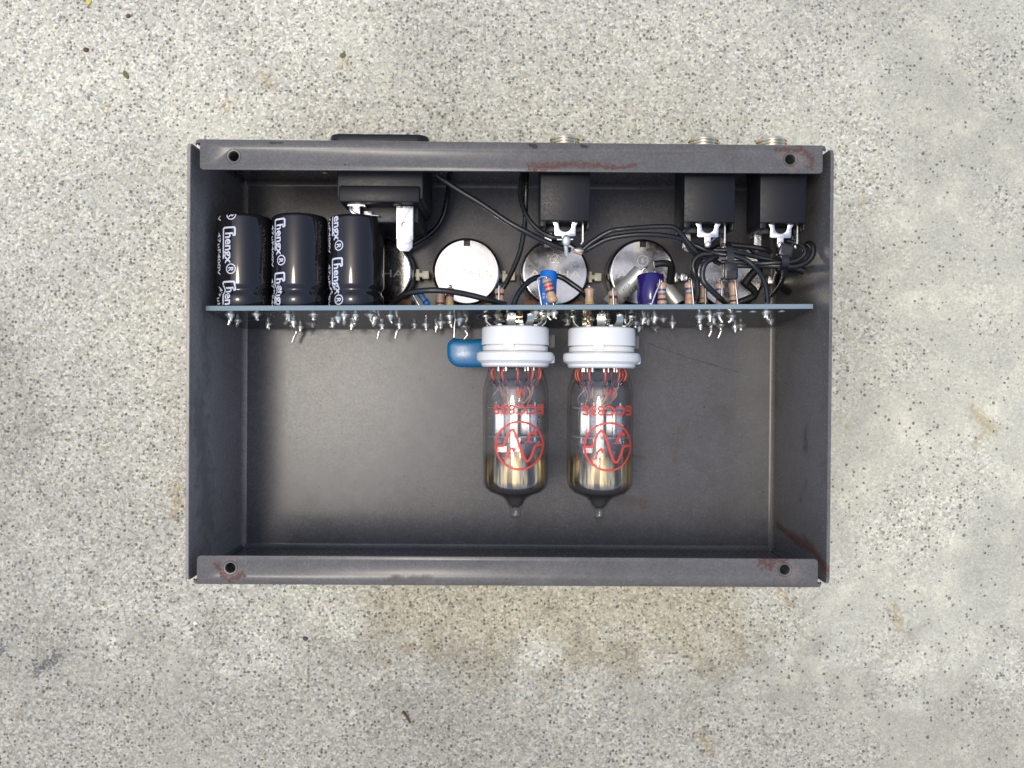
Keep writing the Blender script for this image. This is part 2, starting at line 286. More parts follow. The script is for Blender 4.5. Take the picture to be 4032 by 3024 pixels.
# ------------------------------------------------------------------ geometry helpers (millimetres)
class G:
    def __init__(s): s.v = []; s.f = []
    def add(s, vs, fs, mx=None):
        o = len(s.v)
        s.v += [tuple(mx @ Vector(p)) if mx else tuple(p) for p in vs]
        s.f += [tuple(i+o for i in f) for f in fs]; return s
    def bm(s, bm, mx=None):
        bm.verts.index_update()
        s.add([v.co.copy() for v in bm.verts], [[v.index for v in f.verts] for f in bm.faces], mx); bm.free(); return s
    def box(s, c, d, bev=0., seg=2, mx=None):
        b = bmesh.new(); bmesh.ops.create_cube(b, size=1)
        for v in b.verts: v.co = Vector((v.co.x*d[0]+c[0], v.co.y*d[1]+c[1], v.co.z*d[2]+c[2]))
        if bev: bmesh.ops.bevel(b, geom=b.edges[:], offset=bev, segments=seg, affect='EDGES', profile=.5)
        return s.bm(b, mx)
    def lathe(s, prof, seg=32, mx=None, cap=True):
        vs = []; fs = []; n = len(prof)
        for k in range(seg):
            a = 2*math.pi*k/seg
            vs += [(r*math.cos(a), r*math.sin(a), h) for r, h in prof]
        for k in range(seg):
            k2 = (k+1) % seg
            for i in range(n-1): fs.append((k*n+i, k2*n+i, k2*n+i+1, k*n+i+1))
        if cap:
            if prof[0][0] > 1e-6: fs.append(tuple(k*n for k in range(seg))[::-1])
            if prof[-1][0] > 1e-6: fs.append(tuple(k*n+n-1 for k in range(seg)))
        return s.add(vs, fs, mx)
    def tube(s, pts, r, seg=10, sub=6, taper=None, flat=1., mx=None):
        P = spline([Vector(p) for p in pts], sub) if sub > 1 and len(pts) > 2 else [Vector(p) for p in pts]
        n = len(P); vs = []; fs = []; up = None
        for i, p in enumerate(P):
            tg = (P[min(i+1, n-1)]-P[max(i-1, 0)]).normalized()
            if up is None: up = tg.orthogonal().normalized()
            up = (up-tg*up.dot(tg)).normalized(); sd = tg.cross(up)
            rr = r*(taper[0]+(taper[1]-taper[0])*i/(n-1)) if taper else r
            vs += [p+up*math.cos(2*math.pi*k/seg)*rr*flat+sd*math.sin(2*math.pi*k/seg)*rr for k in range(seg)]
        for i in range(n-1):
            for k in range(seg): k2 = (k+1) % seg; fs.append((i*seg+k, i*seg+k2, (i+1)*seg+k2, (i+1)*seg+k))
        fs.append(tuple(range(seg))[::-1]); fs.append(tuple((n-1)*seg+k for k in range(seg)))
        return s.add(vs, fs, mx)
    def ribbon(s, pts, wdt, thk, axis, mx=None, sub=4):
        """bent flat strip: path pts, width along axis"""
        P = spline([Vector(p) for p in pts], sub); ax = Vector(axis).normalized(); n = len(P); vs = []; fs = []
        for i, p in enumerate(P):
            tg = (P[min(i+1, n-1)]-P[max(i-1, 0)]).normalized(); nn = ax.cross(tg).normalized()
            vs += [p+ax*a*wdt/2+nn*b*thk/2 for a, b in ((-1, -1), (1, -1), (1, 1), (-1, 1))]
        for i in range(n-1):
            for k in range(4): k2 = (k+1) % 4; fs.append((i*4+k, i*4+k2, (i+1)*4+k2, (i+1)*4+k))
        fs.append((3, 2, 1, 0)); fs.append(tuple((n-1)*4+k for k in range(4)))
        return s.add(vs, fs, mx)
    def blob(s, c, r, sc=(1, 1, 1), seed=0, jit=.12, mx=None, sub=2):
        b = bmesh.new(); bmesh.ops.create_icosphere(b, subdivisions=sub, radius=1)
        rn = random.Random(seed)
        for v in b.verts:
            k = r*(1+rn.uniform(-jit, jit)); v.co = Vector((v.co.x*k*sc[0]+c[0], v.co.y*k*sc[1]+c[1], v.co.z*k*sc[2]+c[2]))
        return s.bm(b, mx)
    def plate(s, outlines, thk, mx=None, bev=0.):
        """flat plate with holes (first outline outer), thickness centred on z=0"""
        cu = bpy.data.curves.new('tmp', 'CURVE'); cu.dimensions = '2D'; cu.fill_mode = 'BOTH'; cu.extrude = max(thk/2-bev, 0); cu.bevel_depth = bev; cu.bevel_resolution = 1
        for o in outlines:
            sp = cu.splines.new('POLY'); sp.points.add(len(o)-1); sp.use_cyclic_u = True
            for q, p in zip(sp.points, o): q.co = (p[0], p[1], 0, 1)
        ob = bpy.data.objects.new('tmp', cu); me = bpy.data.meshes.new_from_object(ob)
        b = bmesh.new(); b.from_mesh(me); bmesh.ops.remove_doubles(b, verts=b.verts[:], dist=1e-4); s.bm(b, mx)
        bpy.data.objects.remove(ob); bpy.data.curves.remove(cu); bpy.data.meshes.remove(me); return s
    def warp(s, fn): s.v = [tuple(fn(*p)) for p in s.v]; return s
    def obj(s, name, mat, parent=None, smooth=35, label=None):
        me = bpy.data.meshes.new(name); me.from_pydata([(x*MM, y*MM, z*MM) for x, y, z in s.v], [], s.f); me.update()
        b = bmesh.new(); b.from_mesh(me); bmesh.ops.recalc_face_normals(b, faces=b.faces[:]); b.to_mesh(me); b.free()
        me.materials.append(mat)
        if smooth: me.shade_smooth(); me.set_sharp_from_angle(angle=math.radians(smooth))
        o = bpy.data.objects.new(name, me); C.objects.link(o); o.parent = parent
        if label: o['label'] = label
        return o

def spline(P, sub):
    if len(P) < 3: return P
    Q = [P[0]*2-P[1]]+P+[P[-1]*2-P[-2]]; out = []
    for i in range(1, len(Q)-2):
        a, b, c, d = Q[i-1:i+3]
        for k in range(sub):
            t = k/sub
            out.append(.5*((2*b)+(c-a)*t+(2*a-5*b+4*c-d)*t*t+(3*b-a-3*c+d)*t**3))
    out.append(P[-1]); return out
def circle(x, y, r, n=24, a0=0., sx=1.): return [(x+r*sx*math.cos(a0+2*math.pi*k/n), y+r*math.sin(a0+2*math.pi*k/n)) for k in range(n)]
def rrect(x0, y0, x1, y1, r, n=5):
    o = []
    for cx, cy, a in ((x1-r, y1-r, 0), (x0+r, y1-r, 90), (x0+r, y0+r, 180), (x1-r, y0+r, 270)):
        o += [(cx+r*math.cos(math.radians(a+90*k/n)), cy+r*math.sin(math.radians(a+90*k/n))) for k in range(n+1)]
    return o
def stroke(g, pts, wdt, closed=False, z=0.):
    """flat ink line in the xy plane"""
    P = [Vector((p[0], p[1], 0)) for p in pts]; n = len(P); vs = []; fs = []
    for i, p in enumerate(P):
        a = P[(i-1) % n] if closed or i > 0 else p; b = P[(i+1) % n] if closed or i < n-1 else p
        d1 = (p-a).normalized() if (p-a).length > 1e-6 else (b-p).normalized(); d2 = (b-p).normalized() if (b-p).length > 1e-6 else d1
        t = (d1+d2).normalized() if (d1+d2).length > 1e-3 else d2
        nn = Vector((-t.y, t.x, 0)); k = wdt/2/max(.5, abs(nn.dot(Vector((-d2.y, d2.x, 0)))))
        vs += [(p.x+nn.x*k, p.y+nn.y*k, z), (p.x-nn.x*k, p.y-nn.y*k, z)]
    for i in range(n if closed else n-1): j = (i+1) % n; fs.append((2*i, 2*i+1, 2*j+1, 2*j))
    return g.add(vs, fs)
def text(g, body, size, x=0., y=0., bold=0., align='LEFT', sx=1., maxedge=None, fit=None):
    """flat lettering in the xy plane, size = capital height in mm"""
    cu = bpy.data.curves.new('tmp', 'FONT'); cu.body = body; cu.size = size/.70; cu.align_x = align; cu.offset = bold; cu.resolution_u = 3; cu.fill_mode = 'FRONT'
    ob = bpy.data.objects.new('tmp', cu); me = bpy.data.meshes.new_from_object(ob)
    b = bmesh.new(); b.from_mesh(me)
    if maxedge:
        for _ in range(2):
            L = [e for e in b.edges if e.calc_length() > maxedge]
            if L: bmesh.ops.subdivide_edges(b, edges=L, cuts=1)
        bmesh.ops.triangulate(b, faces=b.faces[:])
    wd = max([v.co.x for v in b.verts] or [0])
    if fit: sx = fit/wd
    wd *= sx
    g.bm(b, Matrix.Translation((x, y, 0)) @ Matrix.Diagonal((sx, 1, 1, 1)))
    bpy.data.objects.remove(ob); bpy.data.curves.remove(cu); bpy.data.meshes.remove(me); return wd
def T(x, y, z): return Matrix.Translation((x, y, z))
def Rm(a, ax): return Matrix.Rotation(a, 4, ax)
AX_Y = Rm(-math.pi/2, 'X')          # lathe axis z -> +y
AX_NY = Rm(math.pi/2, 'X')          # lathe axis z -> -y

def tag(o, label=None, cat=None, group=None, kind=None):
    for k, v in (('label', label), ('category', cat), ('group', group), ('kind', kind)):
        if v: o[k] = v
    return o
def thing(name, mx, label, cat, group=None):
    o = bpy.data.objects.new(name, None); C.objects.link(o); o.empty_display_size = .005
    m = mx.copy(); m.translation = m.translation*MM; o.matrix_world = m
    return tag(o, label, cat, group)
# the board leans a little: local x along it, y out of its rear face, z up, origin at the middle of its top edge
BOARD = T(0, 18.0, 43.0) @ Rm(.0115, 'Z') @ Rm(-.0895, 'X')

# ------------------------------------------------------------------ ground
g = G(); N = 10000
g.add([(-N, -N, 0), (N, -N, 0), (N, N, 0), (-N, N, 0)], [(0, 1, 2, 3)])
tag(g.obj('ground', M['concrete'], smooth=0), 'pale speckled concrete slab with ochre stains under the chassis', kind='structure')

# ------------------------------------------------------------------ chassis
ch = thing('steel_chassis', T(0, 0, 0), 'open grey steel box chassis with rusty corners and folded rims lying on concrete', 'chassis')
HW, HL, HT, TH = 97.5, 67.25, 52.05, 1.0
g = G(); g.box((0, 0, .65), (2*HW-3.2, 2*HL-3.2, TH), .2, 1); g.obj('floor_panel', M['steel'], ch)
def wall_profile(inner_r=1.6, n=6, t=TH):
    """(distance inward from the outer face, height) round the bottom bend, outer then inner"""
    R = inner_r+t; o = [(R-R*math.sin(a), R-R*math.cos(a)) for a in [math.pi/2*k/n for k in range(n+1)]]
    i = [(R-inner_r*math.sin(a), R-inner_r*math.cos(a)) for a in [math.pi/2*k/n for k in range(n+1)]]
    return o, i
o_, i_ = wall_profile()
def side_wall(sgn):
    prof = o_+[(0, HT-.15), (.15, HT), (TH-.15, HT), (TH, HT-.15)]+i_[::-1]
    yb = HL-1.35
    vs = []; fs = []
    ys = [(-yb, 1.2), (-yb+.6, .35), (-yb+1.6, 0), (yb-1.6, 0), (yb-.6, .35), (yb, 1.2)]      # rounded upper corners
    n = len(prof)
    for y, drop in ys: vs += [(sgn*(HW-d), y, (h-drop if h > 40 else h)+.15) for d, h in prof]
    for j in range(len(ys)-1):
        for k in range(n): k2 = (k+1) % n; fs.append((j*n+k, j*n+k2, (j+1)*n+k2, (j+1)*n+k))
    fs.append(tuple(range(n))[::-1]); fs.append(tuple((len(ys)-1)*n+k for k in range(n)))
    G().add(vs, fs).obj('side_wall', M['steel_left' if sgn < 0 else 'steel_right'], ch, 30, 'left side wall with brown rust stains' if sgn < 0 else 'right side wall with a red rust streak')
side_wall(-1); side_wall(1)
def end_wall(sgn):
    R = 1.45
    top_o = [(R-R*math.cos(a), HT-R+R*math.sin(a)) for a in [math.pi/2*k/6 for k in range(7)]]
    top_i = [(R-(R-TH)*math.cos(a), HT-R+(R-TH)*math.sin(a)) for a in [math.pi/2*k/6 for k in range(7)]]
    prof = o_+top_o+top_i[::-1]+i_[::-1]; n = len(prof)
    xs = [(-95.6, 1.6), (-95.0, .5), (-94.0, 0), (94.0, 0), (95.0, .5), (95.6, 1.6)]; vs = []; fs = []
    for x, drop in xs: vs += [(x, sgn*(HL-d), (h-drop if h > 45 else h)+.15-.001) for d, h in prof]
    for j in range(len(xs)-1):
        for k in range(n): k2 = (k+1) % n; fs.append((j*n+k, j*n+k2, (j+1)*n+k2, (j+1)*n+k))
    fs.append(tuple(range(n))[::-1]); fs.append(tuple((len(xs)-1)*n+k for k in range(n)))
    G().add(vs, fs).obj('end_wall', M['steel_rear' if sgn > 0 else 'steel_front'], ch, 40)
end_wall(1); end_wall(-1)
HOLES = {1: ((-83.5, 61.9), (84.2, 62.6)), -1: ((-83.9, -62.0), (83.8, -61.6))}
def flange(sgn):
    x0, x1 = (-93.6, 94.0) if sgn > 0 else (-93.9, 93.8)
    ya, yb = (57.9, HL-1.47) if sgn > 0 else (-HL+1.47, -58.4)
    if sgn > 0: out = [(x0, yb), (x0, ya+1)]+[(x0+1-math.cos(a), ya+1-math.sin(a)) for a in (.4, .8, 1.2)]+[(x0+1, ya), (0, ya+.35), (x1-1, ya+.6)]+[(x1-1+math.sin(a), ya+1.6-math.cos(a)) for a in (.4, .8, 1.2)]+[(x1, ya+1.6), (x1, yb)]
    else: out = [(x0, ya), (x1, ya), (x1, yb-1), (x1-.3, yb-.3), (x1-1, yb), (0, yb+.1), (x0+1, yb), (x0+.3, yb-.3), (x0, yb-1)]
    g = G().plate([out]+[circle(x, y, 2.25, 28) for x, y in HOLES[sgn]], TH, T(0, 0, HT+.149-TH/2), .04)
    fl = g.obj('rim_flange', M['steel_rear' if sgn > 0 else 'steel_front'], ch, 30)
    for x, y in HOLES[sgn]:
        G().lathe([(1.32, -6.5), (1.32, -3), (1.4, -2.7), (1.32, -2.2), (1.4, -1.7), (1.32, -1.2), (1.42, -.3), (1.6, .0), (2.05, .06), (2.2, -.1), (2.2, -1.4), (1.9, -1.5), (1.9, -6.5), (1.32, -6.5)], 32, T(x, y, HT+.15), cap=False).obj('threaded_insert', M['insert'], fl, 30)
flange(1); flange(-1)
# weld beads in the corners
for sx in (-1, 1):
    for sy in (-1, 1):
        G().tube([(sx*(96.2), sy*(65.9), z+random.uniform(-.2, .2)) for z in range(3, 47, 4)], .9, 8, 3).obj('weld_seam', M['steel'], ch)

# ------------------------------------------------------------------ circuit board
bd = thing('circuit_board', BOARD, 'long circuit board standing on edge across the grey chassis', 'circuit board')
G().box((0, 0, -19), (190, 1.5, 38), .05, 1).obj('board_panel', M['fr4'], bd)
for s in (-1, 1): G().box((0, s*.79, -19.06), (189.9, .06, 37.86)).obj('solder_mask', M['mask'], bd, 0)
g = G()
for x in (-85.6, -68.0, -49.9): stroke(g, circle(x, -9.4, 9.1, 48), .16, True)
for x in (2, 29.6): stroke(g, circle(x, -13.8, 12.9, 56), .18, True)
rn = random.Random(3)
for x in (-82, -64, -46): 
    for k in range(4): stroke(g, [(x+k*.7, -5.6), (x+.8+k*.7, -6.6)], .25)
for k in range(60):
    x = rn.uniform(-88, 88); z = rn.uniform(-34, -3); L = rn.uniform(.5, 3.2)
    stroke(g, [(x, z), (x+L, z)], .16)
    if rn.random() < .5: stroke(g, [(x+L, z), (x+L+.8, z-.8*rn.choice((1, -1)))], .16)
for k in range(14): text(g, rn.choice(('R1', 'R7', 'C4', 'C9', 'R12', 'C2')), 1.0, rn.uniform(-85, 80), rn.uniform(-33, -4))
for x in (10, 36): stroke(g, circle(x-8, -8.5, 1.9, 20), .15, True)
g.warp(lambda x, y, z: (x, -.835, y)).obj('silkscreen_print', M['dull_ink'], bd, 0)
SOLDER = [(-89.7, -7.0, 2.6), (-81.2, -6.5, 1.8), (-71.5, -7.3, 2.6), (-63.1, -7.5, 1.8), (-90.9, -18.8, 1.6), (-56.6, -13.8, 1.4), (-73.4, -22.1, 1.4), (-82.8, -26.4, 1.2), (-67.9, -25.2, 1.6), (-75.7, -36.1, 2.2), (-73.5, -32.9, 1.4), (-53.3, -7.7, 2.4), (-49.9, -8.4, 1.5), (-51.8, -16.7, 1.6), (-45.0, -7.8, 1.8), (-44.3, -14.0, 2.0), (-38.9, -10.7, 1.6), (-38.3, -27.4, 2.2), (-33.0, -28.3, 1.3), (-29.2, -28.3, 1.2), (-23.7, -23.1, 1.8), (-19.8, -11.7, 1.1), (-16.4, -17.4, 1.4), (-20.3, -23.2, 1.2), (-15.7, -34.2, 2.0), (-44.5, -28.8, 2.2), (7.8, -4.2, 1.4), (9.9, -6.9, 1.8), (12.3, -7.0, 1.5), (14.0, -5.0, 1.4), (-3.8, -9.3, 1.2), (-0.4, -10.7, 1.4), (-3.9, -23.5, 1.2), (-0.3, -23.6, 1.2), (26.8, -18.3, 1.3), (19.3, -19.6, 1.6), (32.3, -19.9, 1.5), (62.7, -13.4, 1.8), (65.8, -13.4, 1.4), (67.3, -7.3, 2.0), (72.5, -12.2, 2.0), (81.7, -33.1, 1.4), (81.9, -5.0, 2.6), (69.8, -28.1, 2.0), (67.1, -32.8, 1.4), (74.4, -32.9, 2.0), (80.6, -36.6, 1.2), (68.5, -19.2, 1.2), (86.6, -4.4, .8), (77.5, -4.9, .8), (73.0, -4.8, .8), (63.1, -4.6, .8), (44.7, -17.2, 1.5), (45.8, -19.3, 1.3), (48.2, -16.0, 1.5), (50.8, -17.4, 1.4), (55.8, -25.8, 1.4), (51.9, -36.8, 1.6), (46.3, -36.8, 1.5), (38.4, -19.8, 1.2), (43.0, -25.5, 1.2), (-60.5, -24.6, 1.3), (-25.6, -33.5, 1.4), (-54.9, -30.2, 1.3), (88.2, -21, 1.1)]
for i, (x, z, L) in enumerate(SOLDER):
    L *= 1.18 if L > 1 else 1
    rn = random.Random(i); g = G()
    r = .82+.28*min(L, 2.4)
    if L < 1: g.lathe([(r*1.1, 0), (r*1.0, .16), (0, .22)], 14, T(x, -.82, z) @ AX_NY)
    else:
        hh = rn.uniform(.75, 1.25); lean = (rn.uniform(-.35, .35), rn.uniform(-.1, .4)); fat = rn.uniform(.85, 1.25)
        prof = [(r*1.1*fat, 0), (r*.98*fat, .25*hh), (r*.74*fat, .75*hh), (.62*fat, 1.2*hh), (.5, 1.65*hh), (.3, 1.9*hh), (0, 2.0*hh)]
        c_ = G().lathe(prof, 14, AX_NY)
        g.add([(x+a*(1+rn.uniform(-.14, .14))+lean[0]*-b_, -.82+b_, z+c2*(1+rn.uniform(-.14, .14))+lean[1]*-b_) for a, b_, c2 in c_.v], c_.f)
        kind = rn.random()
        if L >= 2.2 or kind < .55:
            dx, dz = rn.uniform(-1.1, 1.1), rn.uniform(-.3, .9)
            pts = [(x, -1.6, z), (x+dx*.2, -1.3-L*.55, z+dz*.2), (x+dx, -1.0-L*rn.uniform(.8, 1.2), z+dz)]
            if L >= 2.2 and z < -20: pts.append((x+dx-rn.uniform(.4, 1.6), -1.4-L*1.7, z+dz-.4))
            g.tube(pts, .44 if L < 2.2 else .6, 8, 3, (1, .8))
        elif kind < .8: g.blob((x+lean[0]*1.6, -.9-1.7*hh, z+lean[1]*1.6), .62*fat, (1, 1, 1), i, .12)
    g.obj('solder_joint', M['solder'], bd, 50)
# bare copper strand near the second socket
G().tube([(26.0, -1.2, -14), (26.6, -3.2, -13.4), (27.6, -5.2, -12.2), (28.0, -6.4, -11.0)], .3, 8, 4).obj('copper_strand', M['copper'], bd)

# ------------------------------------------------------------------ electrolytic capacitors
CAPS = [(-85.7, 29.8, -15, 25.2, -45, 24.0, 'glossy black electrolytic capacitor nearest the left chassis wall'),
        (-68.0, 30.0, -30, 28.0, -58, 26.7, 'middle one of the three glossy black electrolytic capacitors'),
        (-49.8, 29.6, -31, 32.6, -61, 31.2, 'glossy black electrolytic capacitor beside the round silver potentiometer and spade tab')]
for x, L, a1, y1, a2, y2, lab in CAPS:
    c = thing('electrolytic_capacitor', BOARD @ T(x, .85, -9.3) @ Rm(.05, 'X'), lab, 'capacitor', 'black electrolytic capacitors on the board')
    r = 8.9
    SL = [(7.4, .05), (8.3, .12), (r, .8), (r, 3.5), (8.78, 4.1), (8.2, 5.0), (8.05, 5.6), (8.25, 6.2), (8.8, 7.0), (r, 7.6), (r, L-1.3), (8.8, L-.6), (8.45, L-.15), (7.8, L)]
    G().lathe(SL, 72, AX_Y, cap=False).obj('sleeve', M['sleeve'], c, 60)
    G().lathe([(0, 0), (7.6, 0)], 48, T(0, L-.15, 0) @ AX_Y, cap=False).obj('end_disc', M['alu'], c)
    G().lathe([(0, 0), (7.6, 0)], 48, T(0, .12, 0) @ AX_Y, cap=False).obj('rubber_seal', M['darkp'], c)
    def rad(y):
        for (a, b), (c_, d) in zip(SL, SL[1:]):
            if b <= y <= d: return a+(c_-a)*(y-b)/(d-b)
        return r
    g = G()
    def dense(P, step=.5):
        o = [P[0]]
        for a, b in zip(P, P[1:]):
            n_ = max(1, int(math.hypot(b[0]-a[0], b[1]-a[1])/step)); o += [(a[0]+(b[0]-a[0])*q/n_, a[1]+(b[1]-a[1])*q/n_) for q in range(1, n_+1)]
        return o
    def wrap(part, ystart, a0):
        def fn(u, v, z):
            y = ystart-u; a = math.radians(a0)+v/r; q = rad(y)+.045
            return (q*math.sin(a), y, q*math.cos(a))
        vs = [fn(*p) for p in part.v]
        keep = [f for f in part.f if all(.3 < vs[i][1] < L-.4 for i in f)]
        g.add(vs, keep)
    for rep in (-1, 0, 1, 2):
        ys = y1-17.1*rep
        p = G(); w_ = .56
        stroke(p, dense([(2.5, 1.55), (2.5, 2.15), (2.3, 2.3), (.35, 2.3), (.05, 2.0), (.05, -.6), (.05, -1.5), (.35, -1.85), (2.5, -1.85), (4.5, -1.85), (6.5, -1.85), (9.4, -1.85), (9.8, -1.7)]), w_)
        text(p, 'hengx', 2.8, 1.5, -1.05, .09, fit=9.9, maxedge=1.2)
        stroke(p, circle(13.1, 1.0, 1.5, 28), .32, True)
        text(p, 'R', 1.7, 12.45, .15, .05, maxedge=1.2)
        wrap(p, ys, a1-3)
        p = G(); text(p, '47\u00b5F400V', 1.75, 0, -.85, .05, fit=13.6, maxedge=1.2)
        wrap(p, y2-17.1*rep, a2)
    g.obj('printed_text', M['white_ink'], c, 0)

# ------------------------------------------------------------------ potentiometers
POTS = [(-46.2, 32.8, 4, -3, 'round silver potentiometer partly behind the third black capacitor and spade tab'),
        (-15.2, 33.1, -2.4, 1.2, 'brightest round silver potentiometer with its whole face in view'),
        (15.9, 33.1, -4, 1, 'round silver potentiometer behind the bright blue cylinder capacitor'),
        (46.6, 33.2, -3, -1, 'round silver potentiometer behind the violet capacitor and slanting silver capacitor'),
        (77.6, 32.4, -1, 0, 'round silver potentiometer mostly hidden under the tied black wires')]
for i, (x, y, tx, ty, lab) in enumerate(POTS):
    p = thing('potentiometer', T(x, y, 11.0) @ Rm(math.radians(-tx), 'Y') @ Rm(math.radians(-ty), 'X'), lab, 'potentiometer', 'silver potentiometers on the chassis floor')
    # cover: disc with a slot at the far edge
    prof = [(12.0, -6.5), (12.0, -.9), (11.85, -.45), (11.5, -.12), (11.0, 0.0)]
    G().lathe(prof, 96, cap=False).obj('cover_rim', M['pot'], p, 60)
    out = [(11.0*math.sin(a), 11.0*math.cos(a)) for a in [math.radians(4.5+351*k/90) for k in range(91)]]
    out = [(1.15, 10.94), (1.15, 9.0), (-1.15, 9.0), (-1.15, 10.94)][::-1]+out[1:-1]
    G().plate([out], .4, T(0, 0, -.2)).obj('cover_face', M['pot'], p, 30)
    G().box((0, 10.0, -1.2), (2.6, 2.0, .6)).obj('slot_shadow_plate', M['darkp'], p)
    gt = G()
    text(gt, 'ALPHA', 2.6, 0, -1.9, 0., 'CENTER', 1.6)
    g2 = G(); stroke(g2, circle(0, 4.3, 1.85, 32), .2, True); text(g2, 'a', 2.0, -.78, 3.65)
    gt.add(g2.v, g2.f)
    n0 = len(gt.v); gt.v = [(a, b, .012) for a, b, _ in gt.v]
    gt.obj('stamped_text', M['stamp'], p, 0)
    G().lathe([(10.9, -9.6), (10.9, -6.6), (12.2, -6.6), (12.2, -7.6), (11.2, -7.8), (11.2, -9.6)], 48, cap=False).obj('body_ring', M['darkp'], p)
    G().box((0, -11.8, -5.2), (22, 5.0, 1.5), .2, 1).obj('terminal_wafer', M['phen'], p)
    for k in (-7, 0, 7): G().box((k, -13.4, -4.3), (2.2, 2.6, .4), .1, 1).obj('solder_lug', M['tin'], p)
    gg = G().box((13.7, -.8, -5.0), (3.2, 1.6, 1.6), .25); gg.box((13.2, -.8, -5.0), (1.3, 4.0, 1.8), .25); gg.box((16.0, -.8, -5.0), (2.4, 2.9, 1.9), .25)
    gg.obj('locating_lug', M['cream'] if i < 3 else M['tin'], p, 30)

# ------------------------------------------------------------------ jack sockets
JACKS = [(16.6, 7.7, 'black jack socket in the middle of the rear wall with soldered cut-out tab'),
         (61.2, 7.9, 'black jack socket second from right, directly above the hanging cable tie'),
         (84.0, 7.2, 'black jack socket nearest the right chassis wall')]
for i, (x, hw, lab) in enumerate(JACKS):
    j = thing('jack_socket', T(x, 0, 0), lab, 'jack socket', 'black jack sockets on the rear wall')
    g = G(); g.box((0, 55.2, 39.5), (2*hw, 21.6, 15), .35); g.obj('housing', M['blackp'], j, 30)
    g = G(); g.box((-hw+1.0, 43.8, 39.5), (1.8, 2.2, 14.6), .2); g.box((hw-.35, 43.6, 39.0), (.7, 2.6, 14), .15); g.obj('housing_lip', M['blackp'], j, 30)
    G().box((0, 43.4, 34), (2*hw-4, 2.0, 10), .3).obj('housing_step', M['darkp'], j, 30)
    bx = {0: .3, 1: -.2, 2: -1.2}[i]
    prof = [(4.3, 0)]
    for k in range(6): prof += [(4.3, .25+k*.9), (4.78, .55+k*.9), (4.78, .75+k*.9), (4.35, 1.05+k*.9)]
    prof += [(4.3, 5.9), (3.9, 6.2), (3.2, 6.2), (3.2, 0)]
    G().lathe(prof, 40, T(bx, HL-.9, 38.6) @ AX_Y, cap=False).obj('threaded_bush', M['thread'], j, 25)
    # tip tab: plate with a U cut-out
    U = [(-4.4, 2.6), (-3.2, .4), (-3.2, -2.2), (-2.9, -2.5), (-.9, -2.5), (-.9, -4.4), (.9, -4.4), (.9, -2.5), (2.9, -2.5), (3.2, -2.2), (3.2, .4), (4.4, 2.6), (2.3, 2.6), (2.1, .6)]
    U += [(2.0*math.cos(a), .3-1.7*math.sin(a)) for a in [math.pi*k/10 for k in range(1, 10)]]+[(-2.1, .6), (-2.3, 2.6)]
    G().plate([U], .5, T(.3, 42.9, 43.8) @ Rm(.10, 'X'), .08).obj('tip_terminal', M['tin'], j, 30)
    G().box((5.9, 41.6, 40.5), (.6, 6.0, 4.5), .1, 1).obj('sleeve_terminal', M['tin'], j, 30)
    G().box((-4.6, 40.4, 36), (2.4, 4.8, .5), .1, 1).obj('ring_terminal', M['tin'], j, 30)
    g = G()
    if i == 0:
        g.blob((.6, 39.0, 43.6), 1.35, (1.1, 1.5, .8), 1, .1); g.tube([(.4, 39, 43.4), (.7, 36.5, 42.6), (1.0, 34.6, 41.8)], .75, 10, 4, (1.2, .7)); g.tube([(-2.2, 39.2, 43.6), (2.8, 39.3, 43.6)], .3, 8, 1); g.blob((4.5, 36.2, 41.0), 1.1, (1.7, .8, .7), 5, .2)
    else: g.blob((.3, 38.2, 43.4), 1.0, (1.1, 1.2, .7), i, .15); g.blob((6.0, 38.3, 40.2), .8, (.8, 1.3, .8), i+4, .2); g.blob((-4.4, 37.8, 36.2), .9, (1.2, 1, .7), i+9, .2)
    g.obj('solder_joint', M['solder'], j, 60)
G().tube([(3.2, 36.0, 41.4), (4.6, 35.6, 41.2), (5.8, 35.2, 41.0)], .55, 8, 4).obj('bare_copper_end', M['copper'], bpy.data.objects['jack_socket'])

# ------------------------------------------------------------------ mains inlet
pi_ = thing('power_inlet', T(-41.2, 0, 0), 'black power inlet with rounded outer flange and bright spade tab', 'power inlet')
g = G().plate([rrect(-14.7, -14, 14.7, 14.5, 3.0)], 3.6, T(0, HL+2.0, 30.5) @ Rm(math.pi/2, 'X'), .7); g.obj('outer_flange', M['blackp'], pi_, 40)
g = G(); g.box((.3, 59.0, 27), (26.8, 14.8, 32), .6); g.obj('housing', M['darkp'], pi_, 30)
g = G(); g.box((.2, 52.8, 28), (25.2, 5.2, 32.4), .6); g.obj('rear_step', M['blackp'], pi_, 30)
g = G(); g.box((1.2, 47.8, 24), (21, 5.2, 26), .6); g.obj('rear_block', M['darkp'], pi_, 30)
tab = circle(0, -.2, 1.05, 20)
G().plate([[(-2.55, 5.6), (-2.55, -4.6), (-1.3, -6.0), (1.3, -6.0), (2.55, -4.6), (2.55, 5.6)], tab], .8, T(7.7, 44.2, 39.9) @ Rm(math.radians(3), 'Y') @ Rm(math.radians(3), 'X'), .1).obj('spade_terminal', M['tin'], pi_, 30)
G().plate([[(-2.4, 5.6), (-2.4, -6.4), (-1.3, -7.6), (1.3, -7.6), (2.4, -6.4), (2.4, 5.6)]], .5, T(7.5, 43.6, 38.6) @ Rm(math.radians(4), 'Y') @ Rm(math.radians(5), 'X'), .05).obj('spade_terminal', M['tin'], pi_, 30)
G().box((5.6, 50.2, 41.2), (2.7, 1.6, 2.2), .3).obj('terminal_shroud', M['blackp'], pi_, 30)
